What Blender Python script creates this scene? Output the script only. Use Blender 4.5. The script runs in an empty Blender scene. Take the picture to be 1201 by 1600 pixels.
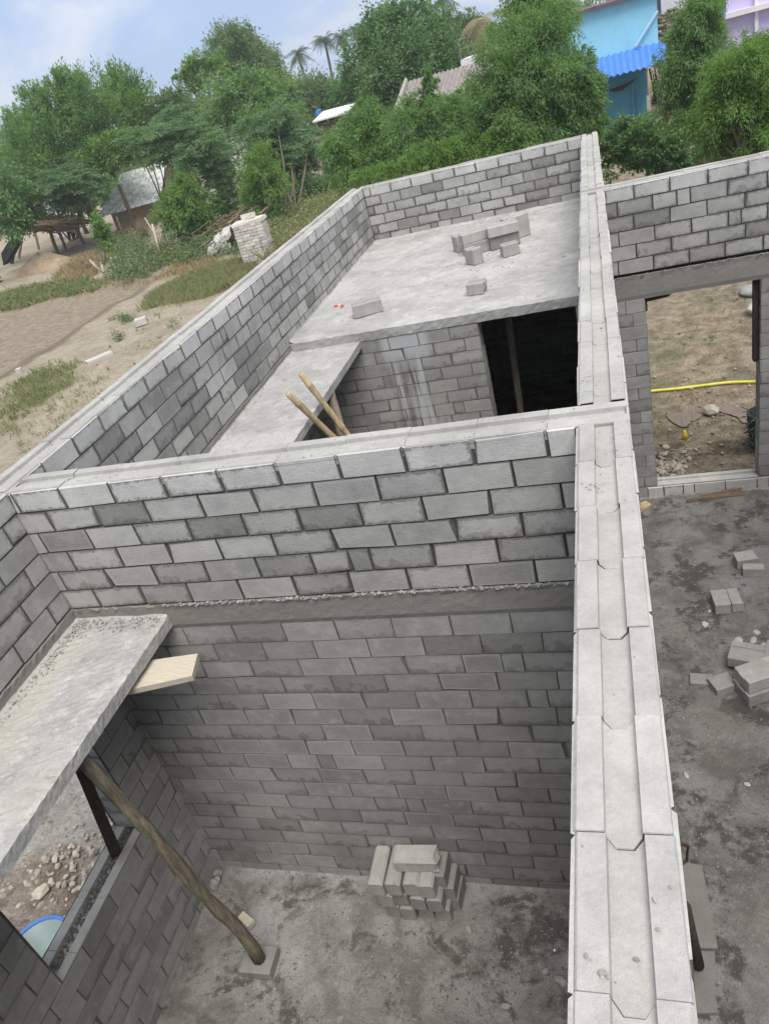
import bpy, math, random
import numpy as np
from mathutils import Vector, Matrix, noise as mnoise

random.seed(7)
RNG = np.random.default_rng(11)
R_ = np.array([[0.9470726855, 0.2145863573, -0.2387593425],
               [-0.0862611390, -0.5462861766, -0.8331449029],
               [-0.3092124581, 0.8096444334, -0.4988622527]])
CAM = np.array([0.196273434, -3.195977356, 5.347542209])
FOC, PX, PY = 1168.6, 600.5, 800.0
GZ = -0.30            # ground outside
TOP = 3.75            # top of the walls
BAND0, BAND1 = 2.65, 2.838
H = 0.15              # course height
BL = 0.35             # block length

scene = bpy.context.scene
col = scene.collection

# ------------------------------------------------------------------ helpers
def ray(x, y):
    return R_.T @ np.array([(x - PX) / FOC, (y - PY) / FOC, 1.0])
def onz(x, y, z):
    v = ray(x, y); return CAM + v * ((z - CAM[2]) / v[2])
def ony(x, y, c):
    v = ray(x, y); return CAM + v * ((c - CAM[1]) / v[1])
def onx(x, y, c):
    v = ray(x, y); return CAM + v * ((c - CAM[0]) / v[0])
def at(x, y, d):
    v = ray(x, y); return CAM + v * (d / math.hypot(v[0], v[1]))
def mpp(p):
    """metres per photo pixel at a world point"""
    return float(R_[2] @ (np.array(p) - CAM)) / FOC

def tag(o, label=None, cat=None, group=None, kind=None):
    if label: o['label'] = label
    if cat: o['category'] = cat
    if group: o['group'] = group
    if kind: o['kind'] = kind
    return o

def thing(name, label, cat, loc, group=None):
    o = bpy.data.objects.new(name, None)
    o.empty_display_size = 0.2
    col.objects.link(o)
    o.location = [float(v) for v in loc]
    return tag(o, label, cat, group)

class MB:
    def __init__(s):
        s.v = []; s.f = []; s.tone = []; s.rnd = []; s.uv = []; s.mi = []
    def pt(s, p):
        s.v.append((float(p[0]), float(p[1]), float(p[2]))); return len(s.v) - 1
    def face(s, idx, tone=1.0, rnd=0.5, uv=None, mi=0):
        s.f.append(tuple(idx)); s.tone.append(tone); s.rnd.append(rnd); s.mi.append(mi)
        s.uv.append(uv if uv is not None else [(0.5, 0.5)] * len(idx))
    def quad(s, a, b, c, d, **k):
        s.face([s.pt(a), s.pt(b), s.pt(c), s.pt(d)], **k)
    def box(s, lo, hi, M=None, jit=0.0, **k):
        x0, y0, z0 = lo; x1, y1, z1 = hi
        P = [(x0,y0,z0),(x1,y0,z0),(x1,y1,z0),(x0,y1,z0),(x0,y0,z1),(x1,y0,z1),(x1,y1,z1),(x0,y1,z1)]
        P = [Vector(p) + Vector([random.uniform(-jit, jit) for _ in range(3)]) for p in P]
        if M is not None: P = [M @ p for p in P]
        i = [s.pt(p) for p in P]
        for q in ((3,2,1,0),(4,5,6,7),(0,1,5,4),(1,2,6,5),(2,3,7,6),(3,0,4,7)):
            s.face([i[j] for j in q], **k)
    def tube(s, pts, rad, n=8, noise=0.0, cap=True, **k):
        pts = [Vector([float(c) for c in p]) for p in pts]
        rings = []
        for i, p in enumerate(pts):
            d = (pts[min(i+1, len(pts)-1)] - pts[max(i-1, 0)]).normalized()
            up = Vector((0,0,1)) if abs(d.z) < 0.9 else Vector((1,0,0))
            a = d.cross(up).normalized(); b = d.cross(a).normalized()
            r = rad[i] if hasattr(rad, '__len__') else rad
            ring = []
            for j in range(n):
                t = 2*math.pi*j/n
                rr = r * (1 + random.uniform(-noise, noise))
                ring.append(s.pt(p + (a*math.cos(t) + b*math.sin(t)) * rr))
            rings.append(ring)
        for i in range(len(rings)-1):
            for j in range(n):
                s.face([rings[i][j], rings[i+1][j], rings[i+1][(j+1)%n], rings[i][(j+1)%n]], **k)
        if cap:
            s.face(rings[0], **k); s.face(rings[-1][::-1], **k)
    def lathe(s, c, prof, n=20, **k):
        rings = []
        for r, z in prof:
            rings.append([s.pt((c[0]+r*math.cos(2*math.pi*j/n), c[1]+r*math.sin(2*math.pi*j/n), c[2]+z)) for j in range(n)])
        for i in range(len(rings)-1):
            for j in range(n):
                s.face([rings[i][j], rings[i][(j+1)%n], rings[i+1][(j+1)%n], rings[i+1][j]], **k)
        return rings
    def rock(s, c, r, flat=0.6, **k):
        c = Vector([float(v) for v in c])
        n, m = 6, 3
        M = Matrix.Rotation(random.uniform(0, 6.28), 3, 'Z') @ Matrix.Rotation(random.uniform(-.3, .3), 3, 'X')
        sx, sy = random.uniform(.7, 1.3), random.uniform(.6, 1.0)
        rings = []
        top = s.pt(c + M @ Vector((0, 0, r*flat*random.uniform(.8, 1.1))))
        for i in range(1, m+1):
            ph = math.pi*i/(m+1)
            rings.append([s.pt(c + M @ (Vector((math.sin(ph)*math.cos(t)*sx, math.sin(ph)*math.sin(t)*sy, math.cos(ph)*flat)) * r*random.uniform(.8, 1.15)))
                          for t in [2*math.pi*(j + .5*(i % 2))/n for j in range(n)]])
        bot = s.pt(c + M @ Vector((0, 0, -r*flat)))
        for j in range(n):
            s.face([top, rings[0][j], rings[0][(j+1)%n]], **k)
            for i in range(m-1):
                s.face([rings[i][j], rings[i+1][j], rings[i+1][(j+1)%n], rings[i][(j+1)%n]], **k)
            s.face([rings[m-1][j], bot, rings[m-1][(j+1)%n]], **k)
    def build(s, name, mats, parent=None, origin=None, smooth=False):
        if not isinstance(mats, (list, tuple)): mats = [mats]
        V = np.array(s.v, dtype=np.float64).reshape(-1, 3)
        if parent is not None:
            o0 = np.zeros(3); p = parent
            while p is not None:
                o0 += np.array(p.location); p = p.parent
            V = V - o0
        elif origin is not None:
            V = V - np.array(origin)
        me = bpy.data.meshes.new(name)
        me.from_pydata(V.tolist(), [], s.f)
        for m in mats: me.materials.append(m)
        at_ = me.attributes.new('tone', 'FLOAT', 'FACE'); at_.data.foreach_set('value', np.array(s.tone, dtype=np.float32))
        at_ = me.attributes.new('rnd', 'FLOAT', 'FACE'); at_.data.foreach_set('value', np.array(s.rnd, dtype=np.float32))
        uvl = me.uv_layers.new(name='UVMap')
        flat = np.array([c for u in s.uv for c in u], dtype=np.float32).reshape(-1)
        uvl.data.foreach_set('uv', flat)
        me.polygons.foreach_set('material_index', np.array(s.mi, dtype=np.int32))
        if smooth: me.polygons.foreach_set('use_smooth', np.ones(len(s.f), dtype=bool))
        me.update()
        ob = bpy.data.objects.new(name, me)
        col.objects.link(ob)
        if parent is not None: ob.parent = parent
        elif origin is not None: ob.location = [float(v) for v in origin]
        return ob

# ------------------------------------------------------------------ materials
class NT:
    def __init__(s, name):
        s.m = bpy.data.materials.new(name); s.m.use_nodes = True
        s.t = s.m.node_tree; s.n = s.t.nodes; s.l = s.t.links
        s.b = s.n['Principled BSDF']
        s.b.inputs['Roughness'].default_value = 0.9
        s.b.inputs['Specular IOR Level'].default_value = 0.25
    def node(s, t, **k):
        n = s.n.new(t)
        for a, v in k.items(): setattr(n, a, v)
        return n
    def setin(s, sock, v):
        if isinstance(v, bpy.types.NodeSocket): s.l.new(v, sock)
        elif isinstance(v, (tuple, list)): sock.default_value = (*v, 1) if len(v) == 3 and sock.type == 'RGBA' else v
        else: sock.default_value = v
    def coord(s, which='Object', scale=None):
        c = s.node('ShaderNodeTexCoord').outputs[which]
        if scale:
            mp = s.node('ShaderNodeMapping'); s.l.new(c, mp.inputs[0]); mp.inputs['Scale'].default_value = scale
            return mp.outputs[0]
        return c
    def pos(s):
        return s.node('ShaderNodeNewGeometry').outputs['Position']
    def scaled(s, vec, sc):
        mp = s.node('ShaderNodeMapping'); s.l.new(vec, mp.inputs[0]); mp.inputs['Scale'].default_value = sc
        return mp.outputs[0]
    def noise(s, vec, scale, detail=4, rough=.55, dist=0.0):
        n = s.node('ShaderNodeTexNoise'); s.l.new(vec, n.inputs['Vector'])
        n.inputs['Scale'].default_value = scale; n.inputs['Detail'].default_value = detail
        n.inputs['Roughness'].default_value = rough; n.inputs['Distortion'].default_value = dist
        return n.outputs['Fac']
    def voro(s, vec, scale, out='Distance', feature='F1'):
        n = s.node('ShaderNodeTexVoronoi', feature=feature); s.l.new(vec, n.inputs['Vector']); n.inputs['Scale'].default_value = scale
        return n.outputs[out]
    def attr(s, name, out='Fac'):
        return s.node('ShaderNodeAttribute', attribute_name=name).outputs[out]
    def math(s, op, a, b=0.0, c=None, clamp=False):
        n = s.node('ShaderNodeMath', operation=op, use_clamp=clamp)
        s.setin(n.inputs[0], a); s.setin(n.inputs[1], b)
        if c is not None: s.setin(n.inputs[2], c)
        return n.outputs[0]
    def ramp(s, v, a, b, lo=0.0, hi=1.0):
        n = s.node('ShaderNodeMapRange', interpolation_type='SMOOTHSTEP', clamp=True)
        s.setin(n.inputs[0], v); n.inputs[1].default_value = a; n.inputs[2].default_value = b
        n.inputs[3].default_value = lo; n.inputs[4].default_value = hi
        return n.outputs[0]
    def mix(s, f, a, b, blend='MIX'):
        n = s.node('ShaderNodeMix', data_type='RGBA', blend_type=blend)
        s.setin(n.inputs[0], f); s.setin(n.inputs[6], a); s.setin(n.inputs[7], b)
        return n.outputs[2]
    def sep(s, v):
        n = s.node('ShaderNodeSeparateXYZ'); s.l.new(v, n.inputs[0]); return n.outputs
    def bump(s, h, strength=.3, dist=.01):
        n = s.node('ShaderNodeBump'); n.inputs['Strength'].default_value = strength; n.inputs['Distance'].default_value = dist
        s.l.new(h, n.inputs['Height']); s.l.new(n.outputs[0], s.b.inputs['Normal'])
    def color(s, c): s.setin(s.b.inputs['Base Color'], c)

def mat_block(name, base=(.362, .357, .342), stain=None, smear=.7):
    t = NT(name); P = t.coord('Object')
    uv = t.sep(t.coord('UV'))
    tone = t.attr('tone'); rnd = t.attr('rnd')
    n1 = t.noise(P, 2.2, 5); n2 = t.noise(P, 11, 6, .62); n3 = t.noise(P, 70, 3, .7); n4 = t.noise(P, 330, 2)
    u = t.math('MULTIPLY', t.math('MINIMUM', uv[0], t.math('SUBTRACT', 1, uv[0])), BL)
    v = t.math('MULTIPLY', t.math('MINIMUM', uv[1], t.math('SUBTRACT', 1, uv[1])), H)
    e = t.math('MINIMUM', u, v)
    e = t.math('ADD', e, t.math('MULTIPLY', t.math('SUBTRACT', n2, .5), .075))
    edge = t.math('SUBTRACT', 1, t.ramp(e, .0, .022))
    c = t.mix(1.0, base, t.ramp(n1, .25, .75, .86, 1.12), 'MULTIPLY')
    c = t.mix(1.0, c, t.ramp(n2, .25, .75, .9, 1.1), 'MULTIPLY')
    c = t.mix(1.0, c, t.ramp(n3, .2, .8, .93, 1.06), 'MULTIPLY')
    c = t.mix(1.0, c, t.ramp(n4, .3, .7, .95, 1.05), 'MULTIPLY')
    c = t.mix(1.0, c, tone, 'MULTIPLY')
    nr_ = t.noise(P, 26, 6, .72)
    er = t.math('ADD', t.math('MINIMUM', u, v), t.math('MULTIPLY', t.math('SUBTRACT', nr_, .5), .11))
    # dark mortar smears ragged along the edges of many blocks
    smear = t.math('MULTIPLY', t.math('SUBTRACT', 1, t.ramp(er, .004, .02)), t.ramp(rnd, .75, .45, 0, smear))
    c = t.mix(smear, c, (.155, .15, .138))
    # salt bloom on the edges and faces of others
    eff = t.math('MULTIPLY', edge, t.ramp(rnd, .55, .95, 0, .5))
    c = t.mix(eff, c, (.45, .44, .415))
    pale = t.math('MULTIPLY', t.ramp(n2, .52, .66), t.ramp(t.math('ABSOLUTE', t.math('SUBTRACT', rnd, .7)), .2, .05, 0, .45))
    c = t.mix(pale, c, (.43, .425, .40))
    # damp dark patches hanging from the lower edge of others
    lowhalf = t.math('ADD', n2, t.math('MULTIPLY', t.math('SUBTRACT', .45, uv[1]), .35))
    damp = t.math('MULTIPLY', t.ramp(lowhalf, .54, .64), t.ramp(rnd, .5, .25, 0, .85))
    c = t.mix(damp, c, t.mix(1.0, c, (.62, .615, .60), 'MULTIPLY'))
    # small pits / spots
    sp = t.ramp(t.voro(P, 17), .07, .035); sp = t.math('MULTIPLY', sp, t.ramp(t.noise(P, 3.1, 2), .55, .62))
    c = t.mix(t.math('MULTIPLY', sp, .35), c, (.17, .17, .165))
    if stain: c = stain(t, c)
    t.color(c)
    h = t.math('ADD', t.math('MULTIPLY', n3, .8), t.math('MULTIPLY', n4, .5))
    h = t.math('ADD', h, t.math('MULTIPLY', n2, .8)); h = t.math('ADD', h, t.math('MULTIPLY', nr_, .8))
    t.bump(h, .5, .007)
    return t.m

def stain_white(t, c):
    w = t.sep(t.pos())
    st = t.noise(t.scaled(t.pos(), (14, 14, .8)), 1.0, 5, .6)
    m1 = t.math('MULTIPLY', t.ramp(w[0], -2.37, -2.27), t.ramp(w[0], -1.72, -1.83))
    drip = t.ramp(st, .47, .60)
    keep = t.math('MAXIMUM', drip, t.ramp(w[2], 2.3, 2.62))
    m = t.math('MULTIPLY', m1, t.math('MULTIPLY', keep, .85))
    dk = t.math('MULTIPLY', t.math('MULTIPLY', t.ramp(w[0], -2.35, -2.25), t.ramp(w[0], -1.9, -2.05)), t.math('MULTIPLY', t.ramp(st, .5, .4), .6))
    c = t.mix(dk, c, t.mix(1.0, c, (.45, .45, .46), 'MULTIPLY'))
    return t.mix(m, c, (.52, .53, .55))

def mat_mortar(name='mortar', a=(.095, .093, .088), b=(.19, .186, .177)):
    t = NT(name); P = t.coord('Object')
    n = t.noise(P, 30, 5, .65); n2 = t.noise(P, 160, 3, .7)
    c = t.mix(n, a, b); t.color(c)
    t.bump(t.math('ADD', n, n2), .7, .01); return t.m

def mat_band():
    t = NT('cast_concrete_band'); P = t.coord('Object')
    n1 = t.noise(t.scaled(P, (1, 1, 3)), 3, 6, .6); n2 = t.noise(P, 25, 5, .65); n3 = t.noise(P, 150, 3, .7)
    c = t.mix(n1, (.19, .185, .17), (.30, .29, .265))
    c = t.mix(t.ramp(n2, .55, .75, 0, .5), c, (.38, .37, .34))
    c = t.mix(t.ramp(t.noise(P, 1.7, 3), .55, .68, 0, .35), c, (.27, .235, .175))
    t.color(c); t.bump(t.math('ADD', t.math('MULTIPLY', n2, 1.5), n3), .4, .008); return t.m

def mat_slab():
    t = NT('cement_slab'); P = t.pos()
    n1 = t.noise(P, 1.3, 6, .6, .4); n2 = t.noise(P, 7, 6, .65, .3); n3 = t.noise(P, 60, 4, .7); n4 = t.noise(P, 260, 2)
    c = t.mix(t.ramp(n1, .3, .7), (.34, .338, .33), (.48, .478, .47))
    c = t.mix(t.ramp(n2, .5, .68, 0, .5), c, (.56, .56, .56))
    nb = t.noise(P, 3.1, 7, .68, .8)
    c = t.mix(t.ramp(nb, .47, .36, 0, .4), c, (.30, .296, .285))
    c = t.mix(t.ramp(nb, .56, .66, 0, .5), c, (.56, .555, .54))
    c = t.mix(t.ramp(n2, .42, .3, 0, .6), c, (.235, .23, .225))
    c = t.mix(t.ramp(t.noise(P, 28, 5, .72), .56, .68, 0, .4), c, (.27, .265, .25))
    c = t.mix(1.0, c, t.ramp(n3, .25, .75, .85, 1.1), 'MULTIPLY')
    c = t.mix(1.0, c, t.ramp(n4, .3, .7, .92, 1.06), 'MULTIPLY')
    sp = t.math('MULTIPLY', t.ramp(t.voro(P, 12), .09, .05), .5)
    c = t.mix(sp, c, (.2, .195, .185))
    w = t.sep(P)
    c = t.mix(t.math('MULTIPLY', t.ramp(w[1], .35, .05), t.math('MULTIPLY', t.ramp(n1, .45, .62), .35)), c, (.40, .36, .28))
    t.color(c); t.bump(t.math('ADD', t.math('MULTIPLY', n2, .7), n3), .32, .009); return t.m

def mat_floor(name='cement_floor', k=1.0):
    t = NT(name); P = t.pos()
    n0 = t.noise(P, .9, 4, .6, .6); n1 = t.noise(P, 3.2, 7, .66, .5); n2 = t.noise(P, 13, 6, .7); n3 = t.noise(P, 70, 4, .7); n4 = t.noise(P, 300, 2)
    c = t.mix(t.ramp(n1, .36, .64), (.175, .167, .15), (.305, .295, .272))
    c = t.mix(t.ramp(n0, .5, .64, 0, .6), c, (.36, .355, .345))
    dk = t.ramp(t.math('ADD', t.math('MULTIPLY', t.noise(P, 2.1, 6, .65, .8), .7), t.math('MULTIPLY', n2, .4)), .535, .455)
    c = t.mix(t.math('MULTIPLY', dk, .85), c, (.085, .08, .07))
    br = t.math('MULTIPLY', t.ramp(t.noise(P, 1.9, 5, .6, .4), .52, .64), .6)
    c = t.mix(t.math('MULTIPLY', br, .7), c, (.24, .228, .20))
    c = t.mix(t.ramp(n2, .56, .70, 0, .6), c, (.38, .37, .345))
    c = t.mix(t.ramp(t.noise(P, 24, 5, .7), .58, .68, 0, .5), c, (.10, .095, .085))
    c = t.mix(1.0, c, t.ramp(n3, .25, .75, .8, 1.15), 'MULTIPLY')
    c = t.mix(1.0, c, t.ramp(n4, .3, .7, .88, 1.1), 'MULTIPLY')
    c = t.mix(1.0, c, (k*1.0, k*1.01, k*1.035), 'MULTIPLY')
    t.color(c); t.bump(t.math('ADD', t.math('MULTIPLY', n2, 2), n3), .6, .015); return t.m

def mat_ground():
    t = NT('dry_soil'); P = t.pos(); w = t.sep(P)
    n0 = t.noise(P, .16, 5, .6, .5); n1 = t.noise(P, .8, 6, .65, .3); n2 = t.noise(P, 4, 6, .7); n3 = t.noise(P, 28, 4, .7)
    sand = t.mix(t.ramp(n1, .3, .7), (.34, .29, .22), (.44, .385, .305))
    fieldc = t.mix(t.ramp(n2, .3, .7), (.26, .215, .163), (.345, .29, .225))
    edge = t.math('ADD', w[0], t.math('MULTIPLY', t.math('SUBTRACT', n1, .5), 1.6))
    infield = t.math('MULTIPLY', t.ramp(edge, -18.6, -19.1), t.ramp(t.math('ADD', w[1], t.math('MULTIPLY', w[0], .3)), 24.5, 23))
    c = t.mix(infield, sand, fieldc)
    rut = t.math('MULTIPLY', t.ramp(t.math('ABSOLUTE', t.math('ADD', t.math('ADD', w[0], 19.1), t.math('MULTIPLY', t.math('SUBTRACT', t.noise(P, .5, 3), .5), .9))), .38, .05), t.ramp(n2, .3, .5, .2, .75))
    c = t.mix(t.math('MULTIPLY', rut, t.ramp(w[1], 30, 25)), c, (.17, .13, .095))
    gr = t.math('MULTIPLY', t.ramp(n0, .52, .64), t.ramp(n2, .4, .6, .2, .8))
    farg = t.ramp(w[1], 20, 36)
    c = t.mix(t.math('MULTIPLY', gr, t.math('MULTIPLY', farg, .85)), c, (.17, .17, .085))
    # dry yard seen through the doorway: browner, patchy weeds
    yard = t.ramp(w[0], -.5, .5)
    yc = t.mix(t.ramp(n2, .3, .7), (.22, .18, .128), (.35, .295, .22))
    yc = t.mix(t.math('MULTIPLY', t.ramp(t.noise(P, 1.1, 5, .65), .52, .64), .55), yc, (.13, .14, .07))
    yc = t.mix(t.math('MULTIPLY', t.ramp(t.noise(P, 1.5, 5, .65), .52, .62), t.math('MULTIPLY', t.ramp(w[1], 8.4, 6.6), .8)), yc, (.085, .062, .04))
    c = t.mix(yard, c, yc)
    # trampled pinkish earth and cement dust beside the window
    near = t.math('MULTIPLY', t.ramp(w[1], 2.5, 1.0), t.ramp(w[0], -12, -8))
    nc = t.mix(t.ramp(n2, .35, .65), (.24, .19, .155), (.36, .315, .27))
    cem = t.math('MULTIPLY', t.ramp(t.math('ADD', w[1], t.math('MULTIPLY', n1, 1.2)), .5, 1.1), .8)
    nc = t.mix(cem, nc, (.40, .385, .36))
    nc = t.mix(t.ramp(t.noise(P, 9, 4), .58, .7, 0, .6), nc, (.12, .10, .085))
    c = t.mix(t.math('MULTIPLY', near, t.ramp(w[0], -.5, -1.5)), c, nc)
    c = t.mix(1.0, c, t.ramp(n2, .2, .8, .78, 1.2), 'MULTIPLY')
    c = t.mix(1.0, c, t.ramp(n3, .25, .75, .78, 1.15), 'MULTIPLY')
    t.color(c); t.bump(t.math('ADD', t.math('MULTIPLY', n2, 5), n3), .8, .04); return t.m

def mat_plain(name, c, rough=.85, noise=.18, scale=8.0, bump=.2, spec=.25, stretch=None):
    t = NT(name); P = t.coord('Object')
    if stretch: P = t.scaled(P, stretch)
    n = t.noise(P, scale, 5, .6); n2 = t.noise(P, scale*7, 3, .65)
    k = t.mix(1.0, c, t.ramp(n, .2, .8, 1-noise, 1+noise), 'MULTIPLY')
    k = t.mix(1.0, k, t.ramp(n2, .2, .8, 1-noise*.6, 1+noise*.6), 'MULTIPLY')
    k = t.mix(1.0, k, t.attr('tone'), 'MULTIPLY')
    t.color(k); t.b.inputs['Roughness'].default_value = rough; t.b.inputs['Specular IOR Level'].default_value = spec
    if bump: t.bump(t.math('ADD', n, n2), bump, .01)
    return t.m

def mat_leaf(name, dark, light, yellow=None, trans=.3):
    t = NT(name); tone = t.attr('tone'); rnd = t.attr('rnd')
    c = t.mix(tone, dark, light)
    if yellow: c = t.mix(t.ramp(rnd, .8, 1.0, 0, .6), c, yellow)
    t.color(c); t.b.inputs['Roughness'].default_value = .6; t.b.inputs['Specular IOR Level'].default_value = .3
    tr = t.node('ShaderNodeBsdfTranslucent'); t.setin(tr.inputs[0], t.mix(1.0, c, (1.25, 1.35, .8), 'MULTIPLY'))
    mx = t.node('ShaderNodeMixShader'); mx.inputs[0].default_value = trans
    t.l.new(t.b.outputs[0], mx.inputs[1]); t.l.new(tr.outputs[0], mx.inputs[2])
    t.l.new(mx.outputs[0], t.n['Material Output'].inputs[0])
    return t.m

M_BLOCK = mat_block('concrete_block')
M_STAIN = mat_block('stained_concrete_block', stain=stain_white, smear=.35)
M_LOWER = mat_block('weathered_concrete_block', base=(.330, .328, .320), smear=.22)
M_MORTAR = mat_mortar(); M_MORTARL = mat_mortar('flush_mortar', (.115, .113, .107), (.215, .211, .20)); M_BAND = mat_band(); M_SLAB = mat_slab(); M_FLOOR = mat_floor('cement_floor', 1.13); M_FLOORD = mat_floor('dark_cement_floor', .73); M_GROUND = mat_ground()  # hall floor uses the same cement colours, multiplied darker
M_LOOSE = mat_block('loose_concrete_block', base=(.37, .365, .35))
M_DUSTY = mat_block('dusty_old_block', base=(.335, .328, .308))
M_BAMBOO = mat_plain('bamboo', (.43, .345, .215), .65, .35, 7, .3, stretch=(3, 3, 1))
M_OLDWOOD = mat_plain('weathered_pole_wood', (.25, .215, .165), .9, .5, 9, 1.0, stretch=(4, 4, .7))
M_DARKWOOD = mat_plain('dark_wood', (.055, .042, .033), .8, .35, 10, .5, stretch=(4, 4, .6))
M_PLANK = mat_plain('pale_plank', (.56, .50, .41), .8, .12, 14, .2, stretch=(1, 5, 5))
M_CHIP = mat_plain('concrete_chip', (.42, .41, .39), .9, .15, 20, .3)
M_STONE = mat_plain('stone', (.36, .32, .27), .9, .25, 14, .4)
M_WHITEST = mat_plain('white_stone', (.50, .49, .46), .9, .12, 6, .3)
M_TUB = mat_plain('tub_plastic', (.33, .43, .42), .4, .06, 4, 0, .5)
M_BLUERIM = mat_plain('blue_plastic', (.08, .25, .68), .4, .05, 4, 0, .5)
M_HOSE = mat_plain('yellow_hose', (.66, .63, .07), .5, .18, 3, 0, .5)
M_YELLOW = mat_plain('yellow_plastic', (.75, .50, .02), .5, .05, 4, 0, .5)
M_ORANGE = mat_plain('orange_plastic', (.70, .12, .06), .5, .05, 4, 0, .5)
M_RUST = mat_plain('rusty_iron', (.09, .05, .035), .8, .3, 30, .3)
M_STRAW = mat_plain('straw', (.36, .31, .22), .9, .25, 30, 0)
M_TWIG = mat_plain('dry_twig', (.24, .18, .125), .9, .3, 12, .3)
M_SOILPILE = mat_plain('heaped_soil', (.29, .225, .155), .95, .25, 1.2, .5)
M_WHITEWASH = mat_plain('whitewash', (.66, .63, .57), .9, .14, 2.5, .4)
M_SACK = mat_plain('woven_sack', (.50, .49, .46), .8, .3, 6, .3)
M_SACKGREY = mat_plain('grey_sack', (.30, .30, .29), .8, .15, 8, .3)
M_NET = mat_plain('green_net', (.06, .085, .07), .9, .4, 25, .5)
M_PUDDLE = mat_plain('wet_mud', (.20, .155, .13), .4, .12, 3, 0, .5)
M_BARK = mat_plain('bark', (.15, .12, .09), .9, .3, 8, .5, stretch=(3, 3, .7))
M_PALEBARK = mat_plain('pale_bark', (.36, .32, .26), .9, .2, 8, .3, stretch=(3, 3, .7))
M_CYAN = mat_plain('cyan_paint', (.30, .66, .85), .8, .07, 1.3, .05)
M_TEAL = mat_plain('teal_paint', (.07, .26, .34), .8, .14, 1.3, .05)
M_AWNBLUE = mat_plain('blue_sheet', (.085, .24, .70), .45, .08, 2, 0, .4)
M_BROWNTRIM = mat_plain('brown_fascia', (.13, .09, .12), .8, .2, 4, .1)
M_CEMPOST = mat_plain('cement_post', (.36, .34, .31), .9, .15, 6, .2)
M_LILAC = mat_plain('lilac_paint', (.58, .52, .80), .8, .05, 1.2, .03)
M_WHITEP = mat_plain('white_paint', (.74, .73, .76), .8, .06, 1.2, .03)
M_BEIGE = mat_plain('beige_wall', (.52, .46, .37), .9, .12, 2, .1)
M_ASB = mat_plain('grey_corrugated_sheet', (.27, .245, .235), .85, .16, 3, .1)
M_THATCH = mat_plain('pale_tile_roof', (.68, .70, .68), .9, .22, 9, .6)
M_HUTWALL = mat_plain('mud_wall', (.30, .24, .17), .95, .2, 3, .2)
M_BLACKTARP = mat_plain('black_tarp', (.02, .019, .022), .6, .3, 4, .3)
M_BLUETARP = mat_plain('blue_tarp', (.045, .05, .14), .6, .2, 4, .3)
M_MAROON = mat_plain('maroon_cloth', (.045, .025, .035), .9, .2, 6, .2)
M_PIPE = mat_plain('pale_pipe', (.45, .66, .80), .6, .05, 4, 0)
M_RUBBLEW = mat_plain('rubble_masonry', (.26, .21, .17), .95, .4, 5, .6)

L_NEEM = mat_leaf('neem_leaf', (.110, .205, .085), (.255, .405, .150), (.28, .37, .14), .45)
L_BRIGHT = mat_leaf('bright_leaf', (.105, .200, .055), (.250, .400, .110), (.33, .42, .14), .45)
L_THORN = mat_leaf('thorn_leaf', (.115, .205, .115), (.245, .365, .195), None, .45)
L_BROAD = mat_leaf('broad_leaf', (.080, .165, .068), (.190, .320, .125), (.20, .31, .11), .35)
L_FAR = mat_leaf('far_leaf', (.110, .180, .100), (.225, .320, .165), None, .45)
L_PALM = mat_leaf('palm_leaf', (.035, .060, .04), (.09, .13, .075), (.28, .24, .14), .15)
L_DRYPALM = mat_leaf('dry_palm_leaf', (.20, .17, .10), (.38, .33, .19), None, .15)
L_GRASS = mat_leaf('grass_blade', (.19, .21, .095), (.33, .35, .17), (.42, .37, .22), .2)
L_WEED = mat_leaf('weed_leaf', (.095, .145, .065), (.215, .285, .125), None, .25)
L_DRY = mat_leaf('dry_grass', (.26, .195, .11), (.47, .38, .23), None, .2)
L_YG = mat_leaf('yellow_leaf', (.20, .27, .03), (.42, .48, .07), None)

# ------------------------------------------------------------------ block walls
def tone_rnd(upper=True, p=None):
    x = random.random()
    if upper and p is not None:      # damp blocks came from the same batches: they sit in clusters
        n = mnoise.noise(Vector((p.x*.75+3.1, p.y*.75+1.7, p.z*1.3+5.2)))
        if n > .18 and x < .66: t = random.uniform(.66, .84)
        elif x < .08: t = random.uniform(.68, .82)
        elif x > .66: t = random.uniform(1.1, 1.24)
        else: t = random.uniform(.92, 1.08)
    elif upper:
        if x < .17: t = random.uniform(.66, .80)
        elif x < .36: t = random.uniform(1.08, 1.2)
        else: t = random.uniform(.88, 1.06)
    else:
        t = random.uniform(.86, 1.08) if x > .12 else random.uniform(.72, .85)
    return t, random.random()

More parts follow.
